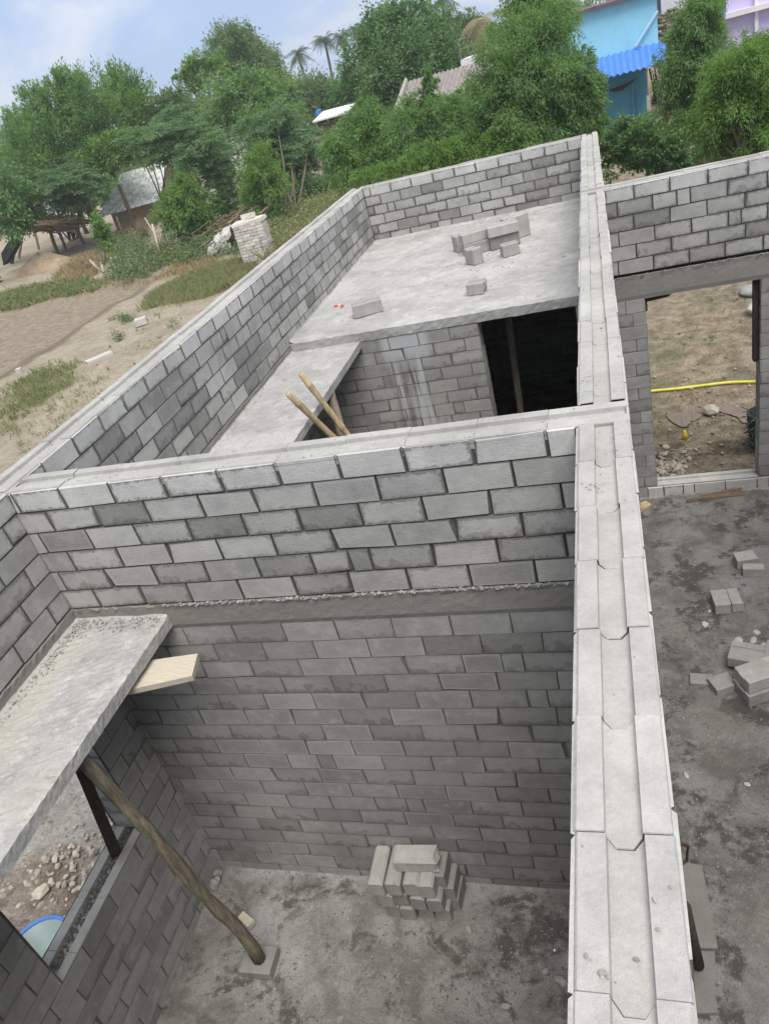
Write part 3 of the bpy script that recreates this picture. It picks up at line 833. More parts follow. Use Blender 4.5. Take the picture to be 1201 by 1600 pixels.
def loose_block(label, loc, rz=0, rx=0, ry=0, l=.35, wd=.2, h=.15, mat=None, group=None, groove=True, broken=0.0, tone=1.0, name='concrete_block', bev=.007):
    B = MB(); M = Matrix.Translation(Vector([float(v) for v in loc])) @ Matrix.Rotation(rz, 4, 'Z') @ Matrix.Rotation(ry, 4, 'Y') @ Matrix.Rotation(rx, 4, 'X')
    if group and 'hall' in group: tone *= .84
    block_mesh(B, M, l, wd, h, groove, broken, tone, random.uniform(.3, .6), bev)
    o = B.build(name, mat or M_LOOSE, None, origin=loc)
    return tag(o, label, 'block', group)

# stack of blocks lying by the cross wall
GS = 'blocks stacked on the floor by the cross wall'
ordw = ['leftmost', 'second from left', 'third from left', 'rightmost']
lay = ['bottom', 'middle', 'top']
PI2 = math.pi/2
for k, (x0, y0) in enumerate(((-1.785, -.312), (-1.80, -.318), (-1.83, -.322))):
    for i in range(4):
        wds = .116
        loose_block(f'dusty grey block, {ordw[i]} in the {lay[k]} layer of the stack by the wall',
                    (x0 + .062 + i*.121 + (.012 if i > 1 else 0) + random.uniform(-.007, .007), y0 + .165 + random.uniform(-.016, .016), .008 + k*.150), rz=PI2 + random.uniform(-.05, .05), bev=.016,
                    l=.31, wd=wds, h=.146, mat=M_DUSTY, group=GS, groove=False, tone=random.uniform(.9, 1.15) + (.12 if k == 2 else 0))
for k in range(3):
    loose_block(f'grey block set on edge at the right side of the stack, {lay[k]} one', (-1.262 - .012*k - .03*(k == 2), -.115, .008 + k*.143), rz=PI2 + random.uniform(-.08, .08), l=.2, wd=.085, h=.138, mat=M_DUSTY, group=GS, groove=False, tone=.95)
loose_block('broken pale block lying crosswise on top of the floor stack', (-1.475, -.135, .455), rz=.05, l=.30, wd=.15, h=.11, mat=M_DUSTY, group=GS, groove=False, broken=.03, tone=1.4)

# blocks on the roof slab
GR = 'loose blocks lying on the roof slab'
S0 = 2.876
loose_block('long grooved block alone near the loft step on the roof slab', (-2.585, 5.43, S0+.0), rz=.32, rx=0, l=.36, wd=.19, h=.15, group=GR)
loose_block('angled half block alone near the front edge of the roof slab', (-1.25, 5.48, S0), rz=-.1, l=.2, wd=.2, h=.13, group=GR, broken=.02)
loose_block('half block at the right of the slab pile standing on its end', (-1.44, 6.84, S0), rz=.75, l=.15, wd=.2, h=.20, group=GR, groove=True)
loose_block('small broken block in front of the slab pile, right one', (-.98, 6.93, S0), rz=.35, l=.22, wd=.16, h=.15, group=GR, broken=.015)
loose_block('lower block of the left pair in the roof slab pile', (-1.48, 7.42, S0), rz=.3, l=.36, wd=.2, h=.15, group=GR, groove=False, tone=.9)
loose_block('upper tilted block of the left pair in the roof slab pile', (-1.50, 7.45, S0+.151), rz=.42, l=.36, wd=.2, h=.13, group=GR, tone=1.1)
loose_block('dark lower block of the right pair in the roof slab pile', (-1.10, 7.48, S0), rz=.2, l=.40, wd=.22, h=.17, group=GR, tone=.66, groove=False)
loose_block('pale upper block of the right pair in the roof slab pile', (-1.10, 7.46, S0+.171), rz=.22, l=.42, wd=.24, h=.13, group=GR, tone=1.15)
loose_block('block leaning at the back of the roof slab pile', (-.96, 7.82, S0+.0), rz=.7, l=.34, wd=.2, h=.30, group=GR, tone=1.1)
loose_block('block lying behind the left pair of the roof slab pile', (-1.66, 7.75, S0), rz=.45, l=.35, wd=.2, h=.22, group=GR, tone=1.05)
B = MB()
for i in range(160):
    B.rock((random.uniform(-3.2, -.1), random.uniform(4.85, 9.3), 2.873), random.choice((random.uniform(.004, .012), random.uniform(.01, .028))), .5, tone=random.uniform(.8, 1.2))
for i in range(60):
    B.rock((random.gauss(-1.25, .35), random.gauss(7.0, .45), 2.873), random.uniform(.008, .03), .45, tone=random.uniform(.8, 1.1))
B.build('rubble', M_CHIP)['kind'] = 'stuff'
# orange bits
for k, dx in enumerate((0, .09)):
    B = MB(); c = onz(525 + dx*110, 479, 2.88)
    B.box((-.022, -.014, 0), (.022, .014, .02), Matrix.Translation(Vector(c)) @ Matrix.Rotation(.5+k, 4, 'Z'), .006)
    tag(B.build('plastic_scrap', M_ORANGE, None, origin=c), 'small orange plastic scrap on the slab by the wall, ' + ('left' if k == 0 else 'right') + ' of two', 'scrap', 'orange scraps on the slab')

# hall floor blocks
GH = 'broken blocks lying on the hall floor'
loose_block('single grey half block with chipped edge lying flat on the hall floor', (.845, 1.99, .004), rz=.42, l=.19, wd=.17, h=.085, group=GH, groove=False, broken=.02, tone=.95)
loose_block('thin block fragment left of the flat half block', (.68, 2.07, .002), rz=-.1, l=.18, wd=.13, h=.04, group=GH, groove=False, broken=.02, tone=.85)
loose_block('lower block of the nearest hall pair', (1.14, 1.93, .004), rz=.42, l=.36, wd=.24, h=.13, group=GH, tone=.9)
loose_block('clean pale block on top of the nearest hall pair', (1.15, 1.95, .136), rz=.42, l=.36, wd=.22, h=.13, group=GH, tone=1.25)
loose_block('clean pale block at the frame edge beside the nearest hall pair', (1.42, 2.02, .1), rz=.45, l=.3, wd=.22, h=.14, group=GH, tone=1.2)
loose_block('grooved block tilted against the others behind the nearest hall pair', (1.09, 2.27, .055), rz=-.32, rx=.0, ry=.0, l=.28, wd=.24, h=.11, group=GH, tone=1.05)
loose_block('grey block standing at the edge behind the tilted grooved block', (1.29, 2.28, .004), rz=1.2, l=.3, wd=.12, h=.14, group=GH, groove=False)
loose_block('left block of the touching pair on the hall floor', (.985, 3.09, .004), rz=.08, l=.15, wd=.24, h=.125, group=GH, groove=False, tone=1.05)
loose_block('right block of the touching pair on the hall floor', (1.115, 3.11, .004), rz=.1, l=.10, wd=.24, h=.12, group=GH, groove=False, tone=1.1, broken=.01)
loose_block('farther piece of the broken two piece block on the hall floor', (1.315, 3.76, .004), rz=.15, l=.20, wd=.16, h=.12, group=GH, groove=False, broken=.012, tone=1.15)
loose_block('nearer piece of the broken two piece block on the hall floor', (1.36, 3.58, .004), rz=-.12, l=.19, wd=.1, h=.11, group=GH, groove=False, broken=.012, tone=1.1)
def chip(label, x, y, r, tone=1.0, flat=.28, z=.006, group='concrete chips on the hall floor'):
    B = MB(); B.rock((x, y, z+r*flat*.6), r, flat, tone=tone)
    tag(B.build('concrete_chip', M_CHIP, None, origin=(x, y, z)), label, 'chip', group)
chips = [((1152, 1003), .05, 'flake of concrete at the left of the flake cluster'), ((1163, 1022), .065, 'large flat flake in front of the flake cluster'),
         ((1181, 990), .045, 'flake of concrete at the back of the flake cluster'), ((1193, 1012), .05, 'flake of concrete at the right of the flake cluster'),
         ((1189, 1035), .05, 'flake behind the tilted grooved block'), ((1176, 1002), .05, 'pale flake in the middle of the flake cluster')]
for (p, r, lb) in chips:
    q = onz(*p, 0); chip(lb, q[0], q[1], r, 1.0)
for (p, r, lb) in [((1071, 1213), .035, 'lone pale chip on the hall floor nearest the middle wall'), ((1166, 1227), .03, 'lone pale chip on the hall floor below the nearest pair'),
                   ((1101, 978), .045, 'white chip in front of the touching pair of blocks'), ((1108, 957), .025, 'tiny white chip left of the touching pair')]:
    q = onz(*p, 0); chip(lb, q[0], q[1], r, 1.0, .5)

for (p, r, lb) in [((1045, 1540), .03, '') ][:0]: pass
for k, (p, r, lb) in enumerate([((733, 1455), .035, 'pale angular chip on the near room floor right of the block stack'), ((790, 1575), .04, 'pale chip on the near room floor at the bottom edge'), ((876, 1535), .045, 'pale chip on the near room floor close to the middle wall'), ((852, 1520), .03, 'small chip on the near room floor beside the larger pale chip')]):
    q = onz(*p, 0); chip(lb, q[0], q[1], r, .95, .55, group='concrete chips on the near room floor')
# crumbs of mortar and dust on the wall tops
B = MB()
for i in range(150):
    y = random.uniform(-3.0, 9.0); x = Wc*random.uniform(.05, .95)
    B.rock((x, y, TOP + (-.021 if .35 < x/Wc < .67 else .003)), random.choice((.002, .003, .005))*random.uniform(.7, 1.4), .6, tone=random.uniform(.6, 1.1))
for (px, py, n, sd) in ((950, 1528, 5, .008), (905, 1500, 3, .03), (930, 760, 16, .02), (952, 700, 14, .02), (925, 590, 20, .03)):
    q = onz(px, py, TOP)
    for i in range(n):
        x, y = random.gauss(q[0], sd), random.gauss(q[1], sd)
        B.rock((x, y, TOP + (-.021 if .35 < x/Wc < .67 else .003)), random.uniform(.002, .008), .5, tone=random.uniform(.6, 1.1))
for i in range(140):
    x = random.uniform(XL0, 0); B.rock((x, Wx*random.uniform(.05, .95), TOP+.002), random.uniform(.002, .005), .6, tone=random.uniform(.6, 1.1))
B.build('mortar_crumbs', M_CHIP, root)['kind'] = 'stuff'
# straw, pebbles on the floors
def scatter_floor(name, mat, n, region, rr, z=.004, flat=.6, tone=(.7, 1.3), clusters=None):
    B = MB()
    for i in range(n):
        if clusters and random.random() < .7:
            c = random.choice(clusters); x, y = random.gauss(c[0], c[2]), random.gauss(c[1], c[2])
        else: x, y = random.uniform(region[0], region[1]), random.uniform(region[2], region[3])
        if not (region[0] < x < region[1] and region[2] < y < region[3]): continue
        B.rock((x, y, z), random.uniform(*rr), flat, tone=random.uniform(*tone))
    o = B.build(name, mat); o['kind'] = 'stuff'; return o
M_GRIT = mat_plain('floor_grit', (.30, .292, .272), .9, .2, 30, .3)
scatter_floor('gravel', M_GRIT, 3200, (-3.2, -.05, -1.9, -.03), (.002, .0095), tone=(.35, 1.35), clusters=[(-2.7, -.55, .25), (-1.2, -.5, .3), (-1.0, -1.0, .4), (-.35, -.5, .25), (-2.0, -.8, .4)])
scatter_floor('gravel', M_GRIT, 2600, (.27, 2.2, -1.5, 5.2), (.002, .010), tone=(.3, 1.0), clusters=[(1.1, 2.6, .3), (.9, 2.9, .3), (.6, .9, .4), (.45, 1.7, .2), (.6, 0, .3), (1.2, .6, .3)])
def straw(region, n, clusters, sd=.1):
    B = MB()
    for i in range(n):
        if random.random() < .75:
            c = random.choice(clusters); x, y = random.gauss(c[0], sd), random.gauss(c[1], sd)
        else: x, y = random.uniform(region[0], region[1]), random.uniform(region[2], region[3])
        if not (region[0] < x < region[1] and region[2] < y < region[3]): continue
        a = random.uniform(0, 6.28); l = random.uniform(.02, .075)
        d = Vector((math.cos(a), math.sin(a), random.uniform(-.05, .15))) * l
        p = Vector((x, y, .011))
        B.tube([p, p + d*.5 + Vector((random.uniform(-.006, .006), random.uniform(-.006, .006), .004)), p + d], .0013, 4, tone=random.uniform(.6, 1.15))
    B.build('straw', M_STRAW)['kind'] = 'stuff'
straw((-3.1, -.05, -1.6, -.1), 260, [(-2.55, -.85), (-1.55, -.62), (-1.35, -.55), (-1.9, -.75), (-1.0, -.75), (-1.55, -.9), (-2.2, -.95), (-.5, -.8)])
straw((.3, 2.1, -.6, 5.0), 200, [(1.15, 1.35), (1.2, .9), (.6, 3.0), (1.0, 1.6), (.75, 2.8), (.9, 1.0)])

# ------------------------------------------------------------------ props, planks, poles
def pole(name, label, pts, rad, mat, cat='pole', n=10, noise=.05, group=None, origin=None):
    B = MB(); B.tube(pts, rad, n, noise)
    o = B.build(name, mat, None, origin=origin if origin is not None else pts[0], smooth=True)
    return tag(o, label, cat, group)

a = Vector(onz(404, 1497, .10)); b = Vector(onz(146, 1175, 2.66)); b.x = -2.74
pts = []
for i in range(15):
    t = i/14; p = a.lerp(b, t)
    p += Vector((.03*math.sin(t*3.1+.2) + .013*math.sin(t*13), .012*math.sin(t*9), 0)); pts.append(p)
pole('wooden_prop', 'crooked tree trunk prop leaning under the near loft slab', pts, [.046 - .008*i/14 + .004*math.sin(i*2.1) for i in range(15)], M_OLDWOOD, 'prop', 14, .13)
loose_block('flat grey block under the foot of the tree trunk prop', (a.x-.01, a.y-.0, .005), rz=.02, l=.25, wd=.2, h=.085, groove=False, tone=.8)
# stubs near the prop
q = onz(386, 1440, .03)
B = MB(); B.box((-.07, -.03, 0), (.07, .03, .045), Matrix.Translation(Vector(q)) @ Matrix.Rotation(-.5, 4, 'Z'), .006)
tag(B.build('wood_offcut', M_PLANK, None, origin=q), 'short pale wood offcut on the floor beside the trunk prop', 'offcut')
q = onz(338, 1380, .0)
B = MB()
for i in range(9):
    B.rock((q[0] + random.uniform(-.07, .07), q[1] + random.uniform(-.05, .07), .035 + .012*i*random.random()), random.uniform(.025, .055), .7, tone=random.uniform(.5, 1.25))
tag(B.build('rubble_heap', M_CHIP, None, origin=q), 'small heap of broken rubble in the corner behind the trunk prop', 'rubble')
# dark post in the window
a = Vector(onz(181, 1332, 1.15)); b = Vector(onx(126, 1200, a.x + .22)); b.z = min(b.z, 2.67)
d = (b - a)
B = MB()
for s in (0,):
    pts = [a + d*t for t in (0, .25, .5, .75, 1.0)]
    B.tube(pts, [.052, .05, .05, .049, .048], 4, .06)
tag(B.build('wooden_post', M_DARKWOOD, None, origin=a), 'dark square timber post standing on the window sill', 'post')
# pale plank under the loft edge
B = MB()
P4 = [onz(206, 1077, 2.635), onz(300, 1056, 2.635), onz(309, 1021, 2.635), onz(232, 1032, 2.635)]
P4[0] = P4[1] + (P4[0]-P4[1])*1.5; P4[3] = P4[2] + (P4[3]-P4[2])*1.6
top_ = [B.pt(p) for p in P4]; bot_ = [B.pt(p - np.array([0, 0, .038])) for p in P4]
B.face(top_); B.face(bot_[::-1])
for i in range(4): B.face([bot_[i], bot_[(i+1)%4], top_[(i+1)%4], top_[i]], tone=.9)
tag(B.build('plank', M_PLANK, None, origin=P4[1]), 'pale wooden plank jutting out under the near loft slab', 'plank')

# bamboo in the far room
GB = 'bamboo poles leaning on the far loft'
def bamboo(label, tip, low, r):
    tip = Vector(tip); low = Vector(low); d = low - tip
    foot = tip + d * ((tip.z - .02)/(tip.z - low.z))
    B = MB(); n = 26; pts = []; rad = []
    for i in range(n):
        t = i/(n-1); pts.append(foot.lerp(tip, t)); rad.append(r*(1.0 - .1*t))
        if i % 4 == 0 and 0 < i < n-1:
            pts[-1] = foot.lerp(tip, t-.004); rad[-1] = r; pts.append(foot.lerp(tip, t)); rad.append(r*1.14); pts.append(foot.lerp(tip, t+.004)); rad.append(r)
    B.tube(pts, rad, 10, .0)
    for k in range(len(B.tone)): B.tone[k] = 1.0 if (k//10) % 14 < 9 else 1.25
    tag(B.build('bamboo_pole', M_BAMBOO, None, origin=foot, smooth=True), label, 'pole', GB)
bamboo('shorter orange tinted bamboo pole leaning on the far loft edge', ony(450, 615, 2.55), onz(487, 656, 2.775) + np.array([.05, -.03, 0]), .033)
bamboo('longer pale bamboo pole leaning on the far loft edge', ony(470, 584, 2.95), onz(502, 633, 2.775) + np.array([.05, -.03, 0]), .033)
a = Vector(onx(516, 600, -2.56)); b = Vector(onx(539, 676, -2.50)); d = b - a; foot = a + d*((a.z-.02)/(a.z-b.z)); a = Vector((a.x-.03, a.y, 2.685))
pole('wooden_prop', 'rough grey pole propping the far loft slab behind the bamboo', [foot, foot.lerp(a, .3) + Vector((.015, 0, 0)), foot.lerp(a, .6), foot.lerp(a, .8) + Vector((-.02, .01, 0)), a], [.06, .055, .05, .05, .048], M_OLDWOOD, 'prop')
a = Vector(ony(793, 490, 5.6)); b = Vector(ony(812, 645, 5.6)); foot = a + (b-a)*((a.z-.02)/(a.z-b.z)); a.z = 2.76
pole('wooden_prop', 'pale thin pole standing in the dark doorway', [foot, foot.lerp(a, .5) + Vector((.015, 0, 0)), a], [.05, .045, .042], M_OLDWOOD, 'prop')

# hall: planks, dark prop, rebar, broom, wood chunk
def flat_board(label, corners, h, mat, name='plank', z=.012, group=None):
    B = MB(); pts = [Vector(onz(x, y, z+h)) for x, y in corners]
    t = [B.pt(p) for p in pts]; b_ = [B.pt(p - Vector((0, 0, h))) for p in pts]
    B.face(t); B.face(b_[::-1]); n = len(t)
    for i in range(n): B.face([b_[i], b_[(i+1)%n], t[(i+1)%n], t[i]], tone=.85)
    tag(B.build(name, mat, None, origin=pts[0]), label, 'board', group)
M_BOARD = mat_plain('dusty_board', (.185, .178, .165), .9, .14, 6, .2, stretch=(1, 1, 1))
GP = 'dusty boards on the hall floor along the middle wall'
flat_board('nearer dusty board lying on the hall floor along the wall', [(1040, 1585), (1119, 1582), (1116, 1486), (1040, 1486)], .03, M_BOARD, group=GP)
flat_board('farther dusty board with a dark end lying along the wall', [(1040, 1478), (1121, 1482), (1104, 1395), (1096, 1352), (1030, 1340)], .06, M_BOARD, group=GP)
a = Vector(onz(1090, 1508, .06)); b = Vector((.284, -.97, 1.55))
d = b - a
pole('wooden_prop', 'dark wooden prop leaning against the middle wall in the hall', [a, a.lerp(b, .5), b], [.038, .036, .034], M_DARKWOOD, 'prop')
a = Vector(onx(1058, 1316, .246)); p1 = Vector(onx(1074, 1322, .31)); p2 = Vector(onx(1072, 1345, .31)); p3 = Vector(onx(1064, 1350, .27))
B = MB(); B.tube([Vector((.20, a.y, a.z)), a, p1, p1.lerp(p2, .5), p2, p3], .007, 6)
tag(B.build('iron_hook', M_RUST, None, origin=a, smooth=True), 'rusty bent iron rod sticking out of the middle wall', 'rod')
B = MB(); a = Vector(onz(1074, 783, .02)); b = Vector(onz(1158, 768, .02))
for i in range(46):
    o1 = Vector((random.gauss(0, .008), random.gauss(0, .008), abs(random.gauss(.01, .008))))
    o2 = Vector((random.gauss(0, .03), random.gauss(0, .045), abs(random.gauss(.01, .012))))
    B.tube([a + o1, a.lerp(b, .5) + (o1 + o2)*.5, b + o2 + (b-a)*random.uniform(-.12, .06)], .0022, 4, tone=random.uniform(.6, 1.2))
tag(B.build('stick_broom', M_TWIG, None, origin=a), 'bundle of thin sticks like a broom lying before the door sill', 'broom')
q = onz(1005, 795, .0); B = MB()
B.box((-.08, -.05, .004), (.07, .05, .06), Matrix.Translation(Vector(q)) @ Matrix.Rotation(.4, 4, 'Z'), .012)
tag(B.build('wood_offcut', M_BAMBOO, None, origin=q), 'small yellowish wood chunk by the middle wall near the doorway', 'offcut')
# wooden bits in the doorway
B = MB(); B.box((DX1-.055, YR0+.06, 1.62), (DX1-.004, YR0+.15, 2.55), None, .006)
tag(B.build('door_frame_piece', M_DARKWOOD, None, origin=(DX1-.03, YR0+.1, 2.0)), 'dark timber piece fixed to the upper jamb of the doorway', 'timber')
B = MB(); a = Vector(ony(1008, 465, YR0+.1)); B.tube([a + Vector((-.0, 0, -.03)), a + Vector((.22, .0, -.015)), a + Vector((.26, 0, -.005))], [.02, .018, .006], 6)
B.box((DX0-.02, YR0+.04, 2.40), (DX0+.02, YR0+.16, 2.53), None, .006)
tag(B.build('wood_batten', M_DARKWOOD, None, origin=a), 'dark wood splinter under the left end of the lintel', 'batten')

# ------------------------------------------------------------------ outside, through the doorway and window
B = MB(); pts = []
for x, y in [(940, 624), (985, 616), (1017, 611), (1060, 607), (1100, 602), (1140, 597.5), (1183, 596.5), (1230, 597), (1290, 601)]:
    p = Vector(onz(x, y, GZ+.02)); pts.append(p)
fine = []
for i in range(len(pts)-1):
    for t in np.linspace(0, 1, 6, endpoint=False):
        p0, p1, p2, p3 = pts[max(i-1, 0)], pts[i], pts[i+1], pts[min(i+2, len(pts)-1)]
        fine.append(.5*((2*p1) + (-p0+p2)*t + (2*p0-5*p1+4*p2-p3)*t*t + (-p0+3*p1-3*p2+p3)*t**3))
B.tube(fine, .024, 8); tag(B.build('garden_hose', M_HOSE, None, origin=pts[2], smooth=True), 'bright yellow hose lying across the yard beyond the doorway', 'hose')
def area(r): return sum(r[i].x*r[(i+1)%len(r)].y - r[(i+1)%len(r)].x*r[i].y for i in range(len(r)))
def blob_sheet(name, outline, z, mat):
    c = [Vector(onz(x, y, z)) for x, y in outline]
    ctr = sum(c, Vector())/len(c); B = MB(); n = 10
    ring = []
    m = len(c)
    for i in range(m):
        for t in np.linspace(0, 1, n, endpoint=False):
            p0, p1, p2, p3 = c[i-1], c[i], c[(i+1)%m], c[(i+2)%m]
            p = .5*((2*p1) + (-p0+p2)*t + (2*p0-5*p1+4*p2-p3)*t*t + (-p0+3*p1-3*p2+p3)*t**3)
            ring.append(p + Vector((random.gauss(0, .009), random.gauss(0, .009), 0)))
    idx = [B.pt(p) for p in ring]; B.face(idx[::-1] if area(ring) < 0 else idx)
    o = B.build(name, mat); o['kind'] = 'structure'; return o
pz = -.296
blob_sheet('puddle', [(1040, 648), (1062, 644), (1082, 637), (1102, 640), (1094, 652), (1080, 658), (1074, 667), (1058, 664)], pz, M_PUDDLE)
blob_sheet('puddle', [(1100, 634), (1130, 630), (1160, 638), (1200, 655), (1205, 668), (1165, 662), (1148, 650), (1118, 642)], pz, M_PUDDLE)
q = onz(1108, 641, GZ+.05); B = MB(); B.rock(q, .13, .7, tone=1.2)
tag(B.build('stone', M_STONE, None, origin=q), 'round pale stone between two puddles in the yard', 'stone')
q = onz(1069, 680, GZ+.05); B = MB(); B.lathe(q - np.array([0, 0, .07]), [(.0, 0), (.034, 0), (.036, .09), (.02, .12), (.018, .15), (.0, .15)], 10)
tag(B.build('yellow_bottle', M_YELLOW, None, origin=q, smooth=True), 'small yellow plastic bottle in the yard before the puddles', 'bottle')
q = onz(1186, 700, GZ); B = MB()
B.lathe((q[0]+.06, q[1]+.05, GZ), [(.0, 0), (.17, 0), (.2, .3), (.22, .52), (.20, .53), (.18, .35), (.0, .34)], 16)
for i in range(260):
    t = random.uniform(0, 6.28); z = random.uniform(0, .55); r = .2 + random.uniform(0, .05)
    p = Vector((q[0]+.06+r*math.cos(t), q[1]+.05+r*math.sin(t), GZ+z)); B.tube([p, p + Vector((random.uniform(-.08, .08), random.uniform(-.08, .08), random.uniform(-.03, .03)))], .006, 4, tone=random.uniform(.6, 3.0))
tag(B.build('netted_bucket', M_NET, None, origin=(q[0]+.06, q[1]+.05, GZ)), 'dark green bucket wrapped in netting beside the right door jamb', 'bucket')
def sack(label, px, mat, s=.28, rz=0.0):
    c = onz(px[0], px[1], GZ); B = MB(); n, m = 12, 7; rings = []
    for i in range(m+1):
        t = i/m; x = (t-.5)*2*s; k = math.sqrt(max(0, 1-(2*t-1)**4))*.9 + .1
        rings.append([B.pt(Matrix.Translation(Vector(c)) @ Matrix.Rotation(rz, 4, 'Z') @ Vector((x, s*.62*k*math.cos(2*math.pi*j/n)*(1+random.uniform(-.06, .06)), s*.28 + s*.3*k*math.sin(2*math.pi*j/n)*(1+random.uniform(-.1, .1))))) for j in range(n)])
    for i in range(m):
        for j in range(n): B.face([rings[i][j], rings[i+1][j], rings[i+1][(j+1)%n], rings[i][(j+1)%n]])
    B.face(rings[0]); B.face(rings[-1][::-1])
    tag(B.build('cement_sack', mat, None, origin=c, smooth=True), label, 'sack', 'sacks lying in the yard')
sack('grey sack lying in the yard beyond the doorway', (1181, 459), M_SACKGREY, .36, .5)
sack('white sack lying nearer in the yard beyond the doorway', (1184, 485), M_SACK, .30, 1.2)
q = onz(1183, 446, GZ+.2); B = MB(); B.rock(q, .12, .8)
tag(B.build('plastic_bag', M_HOSE, None, origin=q), 'small yellow plastic bag on the grey sack', 'bag')
# gravel and stones in the yard and outside the window
B = MB()
for i in range(620):
    x = random.uniform(.4, 3.2); y = 5.5 + abs(random.gauss(0, 2.6))
    B.rock((x, y, GZ+.0), random.choice((random.uniform(.006, .018), random.uniform(.006, .018), random.uniform(.012, .04))), .6, tone=random.uniform(.5, 1.05))
for i in range(160):
    B.rock((random.gauss(.75, .15), random.gauss(6.5, .3), GZ+.0), random.choice((.015, .025, .05))*random.uniform(.6, 1.3), .6, tone=random.uniform(.6, 1.3))
B.build('rubble', M_STONE)['kind'] = 'stuff'
B = MB()
for i in range(1500):
    x = random.uniform(-6.8, -3.75); y = random.uniform(-2.0, 1.6)
    B.rock((x, y, GZ), random.choice((random.uniform(.006, .016), random.uniform(.012, .032))), .6, tone=random.uniform(.6, 1.5))
for p, s in (((20, 1398), .3), ((60, 1385), .25), ((110, 1345), .2), ((95, 1375), .2)):
    q = onz(*p, GZ)
    for i in range(26): B.rock((random.gauss(q[0], s), random.gauss(q[1], s), GZ+.006), random.choice((.012, .018, .03, .042))*random.uniform(.7, 1.2), .65, tone=random.uniform(.8, 1.5))
B.build('gravel', M_STONE)['kind'] = 'stuff'
q = onz(66, 1393, GZ+.03); B = MB(); B.rock(q, .085, .7, tone=1.6)
tag(B.build('stone', M_STONE, None, origin=q), 'pale oval stone on the ground outside the window', 'stone')
q = onz(58, 1482, .16); tb = thing('plastic_tub', 'pale green plastic tub with blue rim outside the window', 'tub', (q[0], q[1], GZ))
B = MB(); B.lathe((q[0], q[1], GZ), [(0, 0), (.19, 0), (.25, .44), (.245, .44), (.185, .012), (0, .012)], 32)
B.build('bowl', M_TUB, tb, smooth=True)
B = MB(); B.lathe((q[0], q[1], GZ), [(.247, .43), (.268, .435), (.275, .455), (.262, .468), (.246, .46), (.2455, .43)], 32)
B.build('rim', M_BLUERIM, tb, smooth=True)

# ------------------------------------------------------------------ field objects
def white_block(label, c, l, wd, h, rz):
    B = MB(); M = Matrix.Translation(Vector((c[0], c[1], GZ-.03))) @ Matrix.Rotation(rz, 4, 'Z'); block_mesh(B, M, l, wd, h, False, .0, 1.0, .4, .012)
    tag(B.build('boundary_stone', M_WHITEST, None, origin=(c[0], c[1], GZ)), label, 'stone', 'white stones in the field')
white_block('square white stone in the field farther from the wall', onz(222, 506, GZ), .42, .36, .24, .5)
white_block('long flat white stone lying in the sand near the wall', onz(157, 563, GZ), .85, .34, .17, .9)
white_block('small white stone by the grass at the field edge', onz(32, 582, GZ), .18, .18, .18, .3)

# masonry pillar
c = onz(404, 412, GZ)
Mp = Matrix.Translation(Vector((c[0], c[1]+.35, GZ))) @ Matrix.Rotation(.12, 4, 'Z')
B = MB(); hh = 1.6; hw_, hd = .62, .42
cr = 13
for k in range(cr):
    z0, z1 = hh*k/cr, hh*(k+1)/cr; n = 4 if k % 2 else 5
    for side in range(4):
        wlen = 2*hw_ if side % 2 == 0 else 2*hd; nn = n if side % 2 == 0 else max(2, n-2)
        for i in range(nn):
            u0, u1 = -wlen/2 + wlen*i/nn, -wlen/2 + wlen*(i+1)/nn
            off = (hd if side % 2 == 0 else hw_) + random.uniform(-.012, .014)
            g = .012
            Rm = Mp @ Matrix.Rotation(side*PI2, 4, 'Z')
            q4 = [Rm @ Vector((u0+g, -off, z0+g)), Rm @ Vector((u1-g, -off, z0+g)), Rm @ Vector((u1-g, -off, z1-g)), Rm @ Vector((u0+g, -off, z1-g))]
            o4 = [Rm @ Vector((u0, -off+.035, z0)), Rm @ Vector((u1, -off+.035, z0)), Rm @ Vector((u1, -off+.035, z1)), Rm @ Vector((u0, -off+.035, z1))]
            I = [B.pt(p) for p in q4]; O = [B.pt(p) for p in o4]; t = random.uniform(.72, 1.1)
            B.face(I, tone=t)
            for e in range(4): B.face([O[e], O[(e+1)%4], I[(e+1)%4], I[e]], tone=t*.9)
B.box((-hw_-.03, -hd-.03, hh-.01), (hw_+.03, hd+.03, hh+.10), Mp, .03)
B.box((-.25, -.05, hh+.09), (.25, .33, hh+.32), Mp, .05)
tag(B.build('masonry_pillar', M_WHITEWASH, None, origin=(c[0], c[1], GZ)), 'short whitewashed rubble pillar at the field edge beyond the wall', 'pillar')
